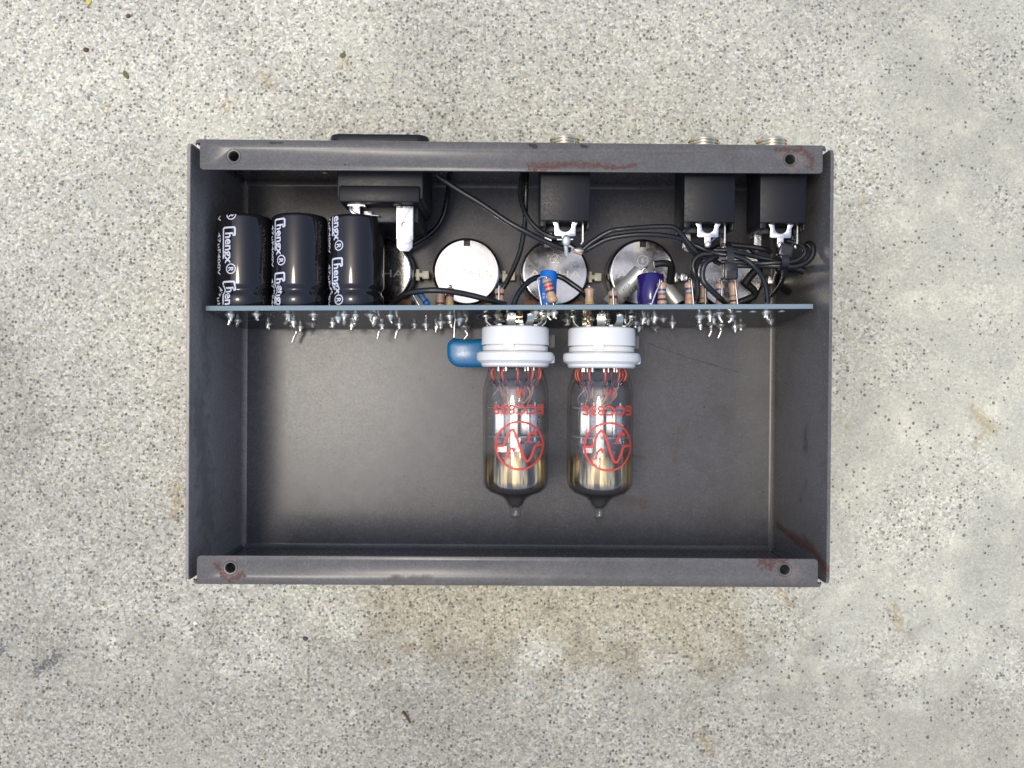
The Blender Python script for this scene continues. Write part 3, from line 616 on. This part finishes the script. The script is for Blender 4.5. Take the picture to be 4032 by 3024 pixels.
g = G(); g.box((-7.4, 49.9, 39.5), (5.6, .8, 3.6), .1); g.tube([(-9.6, 49.0, 40), (-8.8, 47.8, 40.4), (-6.6, 46.8, 40)], .6, 8, 3); g.box((-7.6, 48.2, 40.2), (2.4, 2.8, .5), .1); g.box((-4.2, 46.4, 38.6), (2.6, 4.0, .5), .1); g.tube([(-3.0, 47.2, 39.2), (-.6, 47.0, 39.4)], .3, 8, 1); g.obj('live_terminal', M['tin'], pi_, 30)
for sx in (-1, 1):
    g = G(); g.lathe([(0, 3.0), (1.6, 2.8), (2.6, 2.2), (2.9, 1.4), (2.9, 0)], 24, T(sx*18, HL-1.2, 38.5) @ AX_NY); g.lathe([(1.2, 0), (1.2, 5.4), (.9, 5.6), (0, 5.6)], 16, T(sx*18, HL-1.2, 38.5) @ AX_NY); g.obj('fixing_screw', M['tin'], pi_, 30)
G().lathe([(3.6, 0), (3.6, .5), (2.4, .7), (2.4, 0)], 24, T(18, HL-2.0, 38.5) @ AX_NY, cap=False).obj('earth_tag', M['tin'], pi_, 30)

# ------------------------------------------------------------------ tube sockets and tubes
def socket_and_tube(k, xs, dx, yo, rot, lab_s, lab_t, txt):
    so = thing('tube_socket', T(xs, 16.8+yo, 33.6), lab_s, 'valve socket', 'white valve sockets on the board')
    r = 10.85
    g = G(); g.lathe([(8.2, 4.3), (9.9, 4.35), (10.6, 4.7), (r, 5.3), (r+.05, 10.0), (r, 10.25), (9.7, 10.3), (9.7, 10.65), (10.55, 10.7), (10.55, 12.2), (9.8, 12.25), (9.8, 12.5)], 72, AX_NY, cap=False)
    g.lathe([(0, 4.4), (8.3, 4.3)], 40, AX_NY, cap=False); g.obj('body', M['ceramic'], so, 40)
    g = G(); g.lathe([(10.3, 12.5), (11.9, 12.55), (12.4, 13.0), (12.5, 14.4), (12.3, 15.3), (11.4, 15.9), (10.95, 16.2), (10.9, 16.9), (10.4, 17.35), (9.3, 17.4), (8.6, 17.0), (8.6, 13.0)], 72, AX_NY, cap=False); g.obj('collar', M['ceramic'], so, 40)
    a0 = math.radians(97)
    g = G().box((0, -10.9, 0), (3.2, 1.7, 1.5), .1, 1, Rm(math.radians(-3), 'Y') @ T(-1.6, 0, 10.65)); g.obj('key_tab', M['ceramic'], so, 30)
    G().box((11.8, -14.7, -2.0), (2.0, 2.7, 5.0), .6, 3).obj('mounting_ear', M['ceramic'], so, 40)
    G().box((11.0, -8.6, -7.5), (4.6, 4.6, 3.0), .5, 2).obj('locating_block', M['greyp'], so, 40)
    for q in range(9):
        a = math.radians(36*(q-.55)+12)
        ca, sa = math.sin(a), math.cos(a)
        rr = [(9.7, -.75-yo), (9.9, -2.0-yo), (9.6, -2.9), (8.4, -4.0), (7.4, -4.6)]
        ct = G().ribbon([(u*ca, v, u*sa) for u, v in rr], 2.5, .35, (sa, 0, -ca)).obj('contact_pin', M['brass'], so, 40)
        G().blob((9.8*ca, -1.0-yo, 9.8*sa), .95, (1.1, .7, 1.1), q, .15).obj('solder_joint', M['solder'], ct, 60)
    for q in (-.9, 0.3, 1.4):
        G().box((6.4*math.sin(q), -4.15, 8.9*math.cos(q*.6)), (1.3, .7, 1.0), .2).obj('moulded_nib', M['ceramic'], so, 30)
    # ---- tube
    tb = thing('vacuum_tube', T(xs+dx, 16.8+yo, 33.6) @ Rm(rot, 'Z'), lab_t, 'vacuum tube', 'glass vacuum tubes in white sockets')
    R = 10.7
    env = [(0, 16.6), (7.0, 16.7), (8.3, 17.2), (8.9, 18.2), (9.35, 19.8), (9.5, 20.3), (9.9, 21.2), (10.45, 23.3), (R, 24.6), (R, 30), (R, 36), (R, 42), (R, 48), (R, 53.4), (10.5, 55.0), (9.9, 56.3), (8.5, 57.6), (6.2, 58.5), (4.4, 59.4), (3.3, 60.5), (2.6, 62.0), (2.05, 63.2), (1.75, 64.0), (1.6, 64.6), (1.75, 65.2), (1.6, 65.9), (1.0, 66.3), (0, 66.45)]
    G().lathe(env, 80, AX_NY).obj('glass_envelope', M['glass'], tb, 60)
    inn = [(max(0, a-.8), b-.0) for a, b in env[9:22]]
    G().lathe([(0, 21.6), (5.5, 21.4), (8.0, 21.2), (8.9, 22.2), (9.5, 24.2), (9.62, 25.5)]+inn+[(0, 59.6)], 64, AX_NY).obj('glass_inner_wall', M['glass'], tb, 60)
    gp = [(R-.3, 43), (R-.3, 53.4), (10.2, 55.0), (9.6, 56.2), (8.2, 57.4), (5.9, 58.3), (4.1, 59.2), (3.0, 60.3), (2.3, 61.8), (1.2, 62.8), (0, 63.0)]
    G().lathe(gp, 80, AX_NY, cap=False).obj('getter_film', M['getter'], tb, 60)
    rn = random.Random(k)
    for y in (30.3, 39.6): G().lathe([(0, y-.13), (9.0, y-.13), (9.3, y), (9.0, y+.13), (0, y+.13)], 28, AX_NY).obj('mica_disc', M['mica'], tb, 20)
    for sx in (-1, 1):
        G().box((sx*4.1, -35, .3), (5.6, 9.0, 6.6), .9, 2).obj('anode', M['plate'], tb, 30)
        G().box((sx*4.1, -35, 4.0), (1.2, 9.0, 1.8), .3, 2).obj('anode_fin', M['plate'], tb, 30)
        G().tube([(sx*2.2, -28.4, 2), (sx*2.2, -41.6, 2)], .35, 8, 1).obj('grid_rod', M['tin'], tb)
        G().tube([(sx*6.2, -28.6, 2.6), (sx*6.2, -41.0, 2.6)], .35, 8, 1).obj('grid_rod', M['tin'], tb)
        G().box((sx*5.6, -41.0, 2.5), (2.2, 1.5, .3), .05, 1, T(sx*5.6, -41, 2.5) @ Rm(sx*.35, 'Y') @ Rm(-.3, 'X') @ T(-sx*5.6, 41, -2.5)).obj('anode_tab', M['plate'], tb)
    G().box((0, -35, .3), (1.2, 9.2, 8.2), .1, 1).obj('screen_plate', M['plate'], tb)
    g = G(); g.box((-.4, -42.2, 4.2), (2.4, 4.6, .3), .05, 1); g.box((-4.4, -43.6, 4.6), (3.0, 2.0, .3), .05, 1); g.obj('getter_holder', M['plate'], tb, 30)
    G().box((-3.0, -26.6, 4.6), (2.2, 1.1, .25), .05, 1, T(-3, -26.6, 4.6) @ Rm(.5, 'Y') @ Rm(.35, 'X') @ T(3, 26.6, -4.6)).obj('welded_tab', M['plate'], tb)
    for q in range(9):
        a = math.radians(36*q-140); px, pz = 6.0*math.sin(a), 6.0*math.cos(a)
        G().tube([(px, -15.8, pz), (px, -18.6, pz)], .5, 10, 1).obj('base_pin', M['tin'], tb, 50)
        G().tube([(px*1.25, -17.3, pz*1.25), (px*1.38, -19.0, pz*1.38), (px*1.3, -21.0, pz*1.3), (px*.95, -23.6, pz*.95)], .36, 8, 4).obj('lead_in_wire', M['dumet'], tb, 50)
        G().blob((px*1.12, -22.4, pz*1.12), .95, (1, 1.35, 1), q, .05).obj('glass_bead', M['thick'], tb, 60)
        ex, ez = rn.uniform(-6, 6), rn.uniform(1, 5)*(1 if pz > 0 else -1)
        G().tube([(px*.95, -23.5, pz*.95), (px*.9+rn.uniform(-1.2, 1.2), -26.4, pz*.9+rn.uniform(-.8, .8)), (px*.6+ex*.4, -30.2, ez)], .3, 6, 4).obj('internal_wire', M['copper'], tb, 50)
    G().tube([(-5.5, -24.4, 4.5), (-7.4, -26.6, 4.8), (-7.6, -28.6, 4.0), (-5.8, -30.2, 3.0)], .16, 6, 4).obj('heater_wire', M['tin'], tb, 50)
    # red print, read with the tube standing on its base the other way up
    pr = G(); ox = txt
    t1 = G(); text(t1, 'ECC83S', 3.0, 0, 0, .075, 'CENTER', 1.12, .9)
    t1.warp(lambda x, y, z: (ox-.15-x, -29.2-y+(-.1), 0)); pr.add(t1.v, t1.f)
    t1 = G(); text(t1, '2J0', 1.75, 0, 0, .0, 'CENTER', 1.1, .9); t1.warp(lambda x, y, z: (ox+.25-x, -24.6-y, 0)); pr.add(t1.v, t1.f)
    cy = -42.0; RL = 7.45
    t1 = G(); stroke(t1, circle(0, 0, RL, 64), .62, True)
    sw = [(-RL, -.1), (-6.4, -.1), (-5.2, -.1)]+[(-4.85+.22*q, 4.9*math.sin(math.pi*(.0+q/44*2))*(1 if True else 0)) for q in range(1, 44)]+[(5.2, .1), (6.4, .1), (RL, .1)]
    stroke(t1, sw, .74)
    for jx, jy in ((2.3, .95), (-4.3, -4.1)):
        stroke(t1, [(jx-.9, jy+.22), (jx+1.5, jy+.22)], .4)
        stroke(t1, [(jx+.3, jy+.2), (jx+.55, jy+1.2), (jx+.8, jy+2.2), (jx+1.3, jy+3.0), (jx+2.0, jy+3.3), (jx+2.6, jy+3.0), (jx+2.8, jy+2.5)], .7)
        t1.add([(x_, y_, 0) for x_, y_ in circle(jx+2.45, jy+2.55, .48, 12)], [tuple(range(12))])
    b = bmesh.new(); 
    t1.warp(lambda x, y, z: (ox+.05+x, cy+y, 0)); pr.add(t1.v, t1.f)
    Rp = R+.04
    pr.v = [(x, y, math.sqrt(max(.01, Rp*Rp-x*x))) for x, y, z in pr.v]
    pr.obj('printed_mark', M['red_ink'], tb, 0); b.free()
socket_and_tube(0, 1.75, .1, 0., .006, 'white ceramic valve socket beside the blue dipped capacitor', 'left glass vacuum tube with red print, the lower hanging of the two', 1.05)
socket_and_tube(1, 29.75, -.2, -.15, -.002, 'white ceramic valve socket right of the other one, nearer the rusty wall', 'right glass vacuum tube with red print, nearer the red rust streak', 1.5)

# ------------------------------------------------------------------ resistors
def resistor(x, z, L, bands, lab, y0=.9, lead=(0, 1.9), tilt=0., yaw=0., lift=0., r=1.55, mat='resb', lead_x=0.):
    o = thing('resistor', BOARD @ T(x, y0, z) @ Rm(yaw, 'Z') @ Rm(tilt, 'X'), lab, 'resistor', 'banded resistors standing on the board')
    e = min(2.1, L*.26)
    prof = [(0, 0), (r*.55, .08), (r*.9, .4), (r, .9), (r, e*.75), (r*.86, e*1.2), (r*.82, e*1.5), (r*.82, L-e*1.5), (r*.86, L-e*1.2), (r, L-e*.75), (r, L-.9), (r*.88, L-.4), (r*.5, L-.06), (0, L)]
    G().lathe(prof, 28, AX_Y).obj('body', M[mat], o, 60)
    def rad(y):
        for (a, b), (c, d) in zip(prof, prof[1:]):
            if b <= y <= d and d > b: return a+(c-a)*(y-b)/(d-b)
        return r
    for y, wd, n in bands:
        G().lathe([(rad(y-wd/2+wd*q/4)+.03, y-wd/2+wd*q/4) for q in range(5)], 28, AX_Y, cap=False).obj('colour_band', BAND[n], o, 60, n+' band')
    lx, lz = lead
    g = G(); g.tube([(0, L-.2, 0), (0, L+.5, .1), (lx*.45, L+.9, lz*.55), (lx*.9, L+.35, lz*.95), (lx, L-1.0, lz), (lx+lead_x*.5, (L-1)*.5, lz), (lx+lead_x, -y0+.1, lz+lift)], .3, 8, 5)
    g.tube([(0, .1, 0), (0, -y0+.2, 0)], .3, 8, 1); g.obj('lead', M['tin'], o, 60)
    return o
resistor(-19.8, -14, 8.2, [(2.5, .8, 'yellow'), (5.4, .8, 'brown')], 'brown resistor low behind the long black arc of wire, near the small blue one', lead=(.3, -1.9))
resistor(-3.3, -8, 6.9, [(1.8, .9, 'yellow'), (4.6, .7, 'brown')], 'resistor with a yellow band below the brightest potentiometer', lead=(-.3, 1.9))
resistor(13.55, -2.0, 8.2, [(1.6, .8, 'gold'), (3.9, .7, 'brown'), (5.4, .8, 'red'), (6.6, .7, 'grey')], 'tilted resistor with red band lying over the bright blue capacitor', y0=1.6, yaw=.26, lead=(-3.0, .6), lead_x=-.9, r=1.65)
resistor(25.6, -8, 6.9, [(.9, .6, 'black'), (2.5, .7, 'yellow')], 'resistor with black and yellow bands right of the bright blue capacitor', lead=(.2, -1.9))
resistor(33.3, -8, 6.0, [(1.0, .8, 'yellow'), (3.6, .9, 'brown')], 'short resistor at the foot of the slanting silver capacitor', lead=(-.3, 1.9), lead_x=.2)
resistor(48.3, -4, 7.8, [(2.0, .7, 'brown'), (3.7, .7, 'grey'), (5.1, .6, 'blue')], 'resistor with blue band touching the violet capacitor', lead=(-1.0, 1.6), lead_x=-3.0)
resistor(57.4, -5, 8.1, [(2.3, .6, 'orange'), (4.2, .7, 'grey'), (5.6, .7, 'blue')], 'resistor with bright orange band left of the looped wires', lead=(.3, 1.9), lead_x=.5)
resistor(62.7, -9, 7.8, [(1.5, .7, 'black'), (3.3, .5, 'green')], 'resistor with green band half covered by the wire loop', lead=(.2, 1.9))
resistor(67.4, -6, 8.0, [(2.4, .6, 'red'), (4.0, .7, 'grey'), (5.6, .6, 'blue')], 'resistor with blue band directly below the hanging cable tie', lead=(.2, 1.9), lead_x=-.4)
resistor(71.5, -5, 8.2, [(1.6, .6, 'black'), (3.3, .5, 'green')], 'rightmost resistor, with green and black bands', lead=(.1, 1.9), lead_x=.6)
o = resistor(-26.6, -11, 5.6, [(1.6, .6, 'black'), (3.4, .6, 'green')], 'small bright blue resistor peeping from under the arc of wire', yaw=.62, lead=(-2.2, .4), lead_x=-.4, r=1.15, y0=2.6, mat='blueb')
resistor(-23.0, -15, 7.2, [(3.0, .6, 'brown')], 'dull brown resistor in the shade beside the small blue one', lead=(.2, -1.9), mat='resb')

# ------------------------------------------------------------------ other capacitors
def can(mx, r, L, mat, lab, dimple=True, rim=.5):
    o = thing('small_capacitor', mx, lab, 'capacitor')
    G().lathe([(r*.8, .0), (r-.15, .15), (r, .6), (r, 1.6), (r*.95, 2.1), (r, 2.7), (r, L-rim), (r-.25, L-.15), (r-.7, L)], 48, AX_Y, cap=False).obj('sleeve', M[mat], o, 50)
    G().lathe([(0, 0), (r-.65, 0)], 32, T(0, L-.12, 0) @ AX_Y, cap=False).obj('end_disc', M['alu'], o)
    for s in (-1, 1): G().tube([(s*r*.4, .2, 0), (s*r*.4, -.9, 0)], .3, 8, 1).obj('lead', M['tin'], o)
    return o
o = can(BOARD @ T(11.9, 1.2, -7.2) @ Rm(-.05, 'Z'), 2.75, 11.8, 'bluecap', 'bright blue cylinder capacitor standing behind the tilted resistor')
g = G(); text(g, 'JRB', 1.0, 0, 0, 0, maxedge=.7); text(g, '105', 1.0, 5.2, 0, 0, maxedge=.7)
g.v = [(2.79*math.sin(-.75+y_/2.75), 2.2+x_, 2.79*math.cos(-.75+y_/2.75)) for x_, y_, _ in g.v]; g.obj('printed_text', M['white_ink'], o, 0)
g = G(); stroke(g, [(0, 0), (1.2, 1.0), (2.6, 1.7), (3.8, 1.9)], .22); stroke(g, [(.4, 1.6), (1.6, 1.2), (2.6, .3)], .2); stroke(g, circle(-.6, .8, .7, 16), .18, True)
g.v = [(2.79*math.sin(.0+y_/2.75), 2.4+x_, 2.79*math.cos(.0+y_/2.75)) for x_, y_, _ in g.v]; g.obj('printed_emblem', M['white_ink'], o, 0)
can(BOARD @ T(45.7, 1.2, -9.5), 4.35, 11.0, 'purple', 'dark violet cylinder capacitor in front of the fourth potentiometer')
# silver cylinder with K73-16 print
d = Vector((9.8, 10.6, 2.0)).normalized()
base = Vector((33.5, 20.6, 24.2))
q = Vector((0, 1, 0)).rotation_difference(d).to_matrix().to_4x4()
o = thing('film_capacitor', T(*base) @ q, 'slanting silver cylinder capacitor printed K73-16', 'capacitor', 'silver cylinder capacitors')
def silver(o, r, L):
    G().lathe([(r-.3, 0), (r, .3), (r, L-.9), (r+.06, L-.5), (r, L-.1), (r-.3, L)], 44, AX_Y, cap=False).obj('can', M['alu'], o, 50)
    for y in (.15, L-.15): G().lathe([(0, 0), (r-.25, 0)], 32, T(0, y, 0) @ AX_Y, cap=False).obj('resin_end', M['darkp'], o)
    G().tube([(0, L-.2, 0), (0, L+1.6, 0), (.6, L+2.4, -.4)], .35, 8, 4).obj('lead', M['tin'], o, 50)
    G().tube([(0, .2, 0), (0, -1.0, 0), (0, -1.4, -.4)], .35, 8, 4).obj('lead', M['tin'], o, 50)
silver(o, 3.0, 15.2)
g = G(); text(g, 'K73-16', 1.35, 0, 0, .01, sx=1.05, maxedge=.7)
g.v = [(3.04*math.sin(.42+y_/3.0), 10.6-x_, 3.04*math.cos(.42+y_/3.0)) for x_, y_, _ in g.v]
g2 = G(); text(g2, '400V', 1.15, 0, 0, .0, sx=.95, maxedge=.7)
g2.v = [(3.04*math.sin(-.32+y_/3.0), 9.6-x_, 3.04*math.cos(-.32+y_/3.0)) for x_, y_, _ in g2.v]; g.add(g2.v, g2.f)
g3 = G(); stroke(g3, circle(0, 0, .95, 6), .3, True); stroke(g3, [(-.4, -.4), (-.4, .4), (.4, .4)], .22)
g3.v = [(3.04*math.sin(1.05+y_/3.0), 5.2-x_, 3.04*math.cos(1.05+y_/3.0)) for x_, y_, _ in g3.v]; g.add(g3.v, g3.f)
g.obj('printed_text', M['black_ink'], o, 0)
d = Vector((-.55, .75, -.35)).normalized(); q = Vector((0, 1, 0)).rotation_difference(d).to_matrix().to_4x4()
o = thing('film_capacitor', T(56.4, 20.4, 26) @ q, 'silver cylinder capacitor low down between violet capacitor and orange-banded resistor', 'capacitor', 'silver cylinder capacitors')
silver(o, 3.0, 9.0)
# blue dipped capacitor on the tube side
o = thing('dipped_capacitor', T(-14.0, 5.0, 24.2), 'glossy blue dipped capacitor hanging beside the left white socket', 'capacitor')
g = G().plate([rrect(-5.4, -4.1, 7.5, 2.4, 3.0, 8)[:9]+[(.6, 2.15)]+rrect(-5.4, -4.1, 7.5, 2.4, 1.2, 8)[9:18]+rrect(-5.4, -4.1, 7.5, 2.4, 3.0, 8)[18:]], 4.4, None, 1.5)
for x_ in (-4.7, 6.6): g.lathe([(1.3, -1.5), (1.15, .3), (.8, 1.4), (.5, 2.2), (.3, 2.5)], 16, T(x_, 1.8, 0) @ AX_Y)
g.obj('coating', M['disc'], o, 75)
for x_, pts in ((-4.7, [(-4.7, 3.9, 0), (-4.6, 6.0, 0), (-4.6, 8.0, 0), (-4.2, 10.6, 0.5)]), (6.5, [(6.5, 4.2, 0), (6.5, 7, 0), (6.4, 10.6, .5)])):
    G().tube(pts, .3, 8, 4).obj('lead', M['tin'], o, 50)

# ------------------------------------------------------------------ wires
WIRES = [
 ([(-23.4, 59.7, 40.0), (-17.0, 55.2, 41.0), (-9.0, 50.2, 42.0), (-1.0, 44.7, 43.0), (5.0, 41.5, 43.0), (11.0, 38.7, 42.0), (16.3, 36.9, 41.0), (18.8, 36.5, 40.0)], .88, 'long black wire slanting from the earth tag down to the middle jack'),
 ([(3.8, 63.4, 36.0), (3.0, 56.7, 37.0), (3.4, 51.4, 39.0), (5.4, 46.2, 41.0), (8.6, 42.5, 42.0), (12.2, 40.3, 43.0), (15.0, 39.7, 43.0)], .8, 'black wire curving down the left side of the middle jack to its tab'),
 ([(5.0, 63.9, 34.0), (4.8, 55.7, 34.0), (4.7, 48.5, 33.0), (4.1, 42.3, 31.0), (2.9, 36.8, 29.0), (0.9, 32.0, 27.0), (-1.6, 27.2, 25.0), (-4.6, 22.6, 24.0), (-5.7, 20.2, 22.0)], .85, 'black wire dropping between the second and third potentiometers'),
 ([(-38.8, 19.4, 32.0), (-35.8, 21.1, 36.0), (-31.3, 22.6, 40.0), (-25.5, 23.2, 42.0), (-19.9, 23.0, 42.0), (-13.6, 22.1, 41.0), (-7.2, 20.6, 40.0), (-1.6, 19.3, 37.0)], .95, 'thick black wire arching over the small blue resistor'),
 ([(1.0, 19.2, 38.0), (2.9, 23.4, 37.0), (6.6, 27.5, 35.0), (11.6, 29.2, 33.0), (16.1, 28.9, 33.0), (20.2, 26.3, 34.0), (23.9, 23.5, 34.0), (26.8, 20.6, 30.0)], .9, 'black wire arching behind the bright blue capacitor'),
 ([(22.6, 36.5, 40.0), (25.9, 39.2, 41.0), (31.0, 42.1, 42.0), (34.9, 42.7, 43.0), (43.6, 43.5, 43.0), (50.7, 43.5, 43.0), (53.8, 41.3, 42.0), (57.0, 37.7, 41.0), (60.3, 34.8, 40.0)], .8, 'upper black wire of the pair linking middle jack to tied bundle'),
 ([(23.3, 36.3, 39.0), (26.8, 38.2, 40.0), (31.1, 40.1, 41.0), (39.0, 41.2, 42.0), (47.4, 41.1, 42.0), (54.1, 40.0, 41.0), (56.8, 37.2, 40.0), (59.7, 35.0, 39.0)], .8, 'lower black wire of the pair linking middle jack to tied bundle'),
 ([(66.1, 41.4, 42.0), (64.0, 40.2, 42.0), (62.1, 38.2, 41.0), (60.6, 37.2, 40.0), (58.2, 38.7, 39.0)], .85, 'short black wire end bent across the second-from-right jack tab'),
 ([(58.6, 38.3, 40.0), (61.7, 36.7, 41.0), (64.6, 35.4, 43.0), (69.1, 34.6, 44.0), (73.0, 33.5, 44.0), (76.1, 31.2, 44.0), (78.8, 28.3, 43.0), (80.4, 25.0, 42.0), (81.3, 20.6, 41.0)], .8, 'black wire arching down to the board right of the resistors'),
 ([(64.7, 34.4, 43.0), (62.7, 33.6, 44.0), (60.5, 32.0, 45.0), (59.6, 29.6, 45.0), (59.7, 27.0, 45.0), (60.8, 25.3, 45.0), (63.2, 23.3, 44.0), (66.1, 21.4, 42.0), (69.4, 19.8, 38.0)], .92, 'black wire looping left around the hanging cable tie head'),
 ([(63.2, 35.2, 42.0), (60.3, 35.2, 42.0), (58.2, 33.9, 42.0), (57.3, 31.9, 42.0), (57.8, 29.3, 42.0), (58.9, 27.3, 41.0), (59.4, 23.7, 40.0), (59.3, 21.1, 39.0)], .88, 'black wire with stripped end beside the orange-banded resistor'),
 ([(65.1, 36.7, 41.0), (68.4, 36.5, 42.0), (72.7, 35.7, 42.0), (77.4, 34.8, 41.0), (82.4, 33.8, 41.0), (85.2, 33.2, 41.0)], .78, 'upper black wire running between the two cable ties'),
 ([(66.5, 33.0, 41.0), (72.7, 32.8, 42.0), (78.2, 32.5, 42.0), (83.3, 32.7, 43.0), (88.7, 33.1, 43.0), (91.3, 34.5, 43.0), (92.3, 36.2, 43.0), (91.6, 38.1, 42.0), (90.0, 39.1, 41.0), (87.2, 39.9, 41.0)], .72, 'thin black wire looping from right cable tie up to the rightmost jack'),
 ([(68.1, 32.3, 40.0), (73.0, 32.0, 41.0), (79.6, 32.0, 41.0), (84.9, 31.8, 42.0), (90.1, 31.8, 42.0), (93.6, 33.4, 42.0), (95.1, 35.8, 42.0), (95.2, 37.9, 41.5), (94.8, 39.3, 40.0), (94.4, 39.2, 38.0)], .9, 'thick black wire sweeping out to the right chassis wall'),
 ([(60.6, 34.8, 40.0), (63.7, 33.8, 40.0), (66.7, 32.7, 39.0)], .7, 'short black wire crossing under the left cable tie'),
 ([(67.7, 39.3, 38.0), (72.0, 38.7, 38.0), (76.0, 38.4, 38.0), (80.5, 37.7, 38.0), (83.4, 37.0, 37.0)], .9, 'straight black wire low between the two right-hand jack tabs'),
 ([(47.2, 33.5, 30.0), (50.1, 34.0, 30.0), (52.7, 33.5, 29.0), (53.2, 31.2, 27.0), (53.0, 26.9, 24.0), (52.4, 22.5, 20.0)], 1.15, 'black heat-shrink sleeve bent over the fourth potentiometer'),
 ([(77.4, 29.2, 26.0), (78.8, 27.9, 26.0), (81.8, 25.7, 25.0), (81.7, 23.9, 24.0), (77.4, 22.0, 22.0), (73.5, 20.4, 21)], 1.25, 'crooked black heat-shrink sleeve low over the rightmost potentiometer'),
 ([(78.2, 28.0, 27.0), (79.3, 29.9, 28.0), (80.8, 31.9, 29.0), (83.5, 34.5, 29)], 1.3, 'black heat-shrink sleeve rising from rightmost potentiometer towards the tie'),
 ([(96.0, 31.6, 32.0), (94.4, 32.2, 32.0), (91.7, 32.6, 31.0), (87, 32.8, 30)], 1.3, 'blunt black sleeve end pointing at the right chassis wall'),
 ([(95.0, 26.0, 20), (91.0, 27.5, 24), (88.5, 29.5, 28), (87.6, 31.5, 33)], 1.2, 'black wire hanging down in the dark right-hand corner'),
 ([(-41, 40, 10), (-33.5, 43.2, 9), (-27.5, 47.6, 8), (-24.0, 52.5, 8), (-22.4, 58, 10), (-21.4, 63, 14), (-20.8, 66, 19)], .9, 'black wire lying in shadow on the floor behind the brightest potentiometer'),
]
for i, (pts, r, lab) in enumerate(WIRES):
    sh = 'sleeve' in lab
    o = G().tube(pts, r, 12, 7).obj('wire_sleeve' if sh else 'wire', M['shrink' if sh else 'wire'], None, 60)
    tag(o, lab, 'sleeve' if sh else 'wire', 'black sleeves' if sh else 'black hookup wires')
    if i in (8, 10):
        p = Vector(pts[-1]); G().tube([p, p+Vector((-.15, -.7, -.3)), p+Vector((-.4, -1.5, -.6))], .32, 8, 2).obj('stripped_end', M['tin'], o, 60)
# ------------------------------------------------------------------ cable ties
ct = thing('cable_tie', T(68.6, 33, 44), 'black cable tie hanging head down over the banded resistors', 'cable tie', 'black cable ties')
g = G(); g.ribbon([(-1.0, 5.0, -5), (-1.0, 5.4, -2), (-.9, 4.4, .6), (-.7, 2.6, 1.8), (-.6, .6, 2.0), (-.6, -1.6, 1.6)], 2.1, .9, (1, 0, 0)); g.obj('strap', M['nylon'], ct, 40)
hd = Matrix.Translation((-.55, -4.2, 1.6))
G().box((0, .6, 0), (4.3, 5.2, 3.4), .5, 2, hd).obj('head', M['nylon'], ct, 40)
g = G(); g.box((0, -.5, 1.75), (2.9, 2.3, .3), .1, 1, hd); g.box((0, .1, 1.9), (1.5, .5, .25), .05, 1, hd); g.box((0, -1.1, 1.9), (1.9, .4, .25), .05, 1, hd); g.obj('ratchet_window', M['darkp'], ct, 30)
ct = thing('cable_tie', T(85.2, 33.5, 43), 'black cable tie with square head below the rightmost jack', 'cable tie', 'black cable ties')
G().box((0, 3.0, .2), (4.4, 4.0, 3.2), .4, 2, Rm(-.25, 'Z')).obj('head', M['nylon'], ct, 40)
G().box((0, 3.0, 1.85), (3.2, 2.7, .2), .05, 1, Rm(-.25, 'Z')).obj('ratchet_window', M['darkp'], ct, 40)
g = G(); g.ribbon([(.2, 2.0, -1), (.2, 1.0, 1.4), (.3, -.8, 1.9), (.4, -2.2, .6), (.4, -2.6, -2)], 2.2, .9, (1, 0, 0)); g.obj('strap', M['nylon'], ct, 40)
G().tube([(1, -2.2, -1), (1.6, -4.5, -3), (1.6, -7.5, -8), (1.2, -9.5, -14)], 1.4, 8, 4, None, .45).obj('strap_tail', M['nylon'], ct, 40)

# ------------------------------------------------------------------ litter on the slab
def flake(name, x, y, ln, wd, rot, mat, lab, cat):
    g = G(); n = 10
    up = []; dn = []
    for k in range(n+1):
        t = k/n; h = wd*.5*math.sin(math.pi*t)**.7; z = .25+.5*math.sin(math.pi*t)
        up.append((ln*(t-.5), h, z)); dn.append((ln*(t-.5), -h*.85, z*.7))
    vs = up+dn+[(a, b_, c_-.18) for a, b_, c_ in up]+[(a, b_, c_-.18) for a, b_, c_ in dn]; m = n+1; fs = []
    for k in range(n): fs += [(k, k+1, m+k+1, m+k), (2*m+k, 3*m+k, 3*m+k+1, 2*m+k+1), (k, 2*m+k, 2*m+k+1, k+1), (m+k, m+k+1, 3*m+k+1, 3*m+k)]
    g.add(vs, fs, T(x, y, 0) @ Rm(rot, 'Z')); return tag(g.obj(name, M[mat], None, 60), lab, cat)
flake('leaf_fragment', -139.5, 104.6, 3.6, 1.8, 2.0, 'leaf', 'olive leaf fragment on the concrete at upper left', 'leaf')
flake('leaf_fragment', -61.2, 112.4, 2.6, 1.6, .3, 'leaf', 'tiny olive leaf scrap on concrete above the power inlet', 'leaf')
flake('petal', -153.0, 130.4, 2.6, 1.4, .9, 'yleaf', 'yellow petal scrap at the upper edge of the concrete', 'petal')
o = G().tube([(-38, -126.2, .4), (-36.4, -128.0, .6), (-35.2, -130.4, .4)], .55, 7, 4, (1, .6)).obj('twig', M['twig'], None, 60); tag(o, 'small brown twig on the concrete below the chassis', 'twig')
for x, y, r, mat, lab in ((-154, 113.4, .95, 'twig', 'brown crumb on the concrete at upper left'), (-138.8, 125.8, .8, 'twig', 'reddish brown crumb near the top left edge'), (-108.9, -68.4, .95, 'grit', 'dark blue-grey grit stone left of the lower left chassis corner'), (-113.5, -94.2, .8, 'ceramic', 'white grit stone on concrete below the lower left corner'), (-73.6, -99.7, .9, 'grit', 'dark grit stone on concrete below the front rim')):
    o = G().blob((x, y, r*.35), r, (1.1, .9, .6), int(abs(x)), .15, sub=2).obj('grit_stone', M[mat], None, 60); tag(o, lab, 'stone')
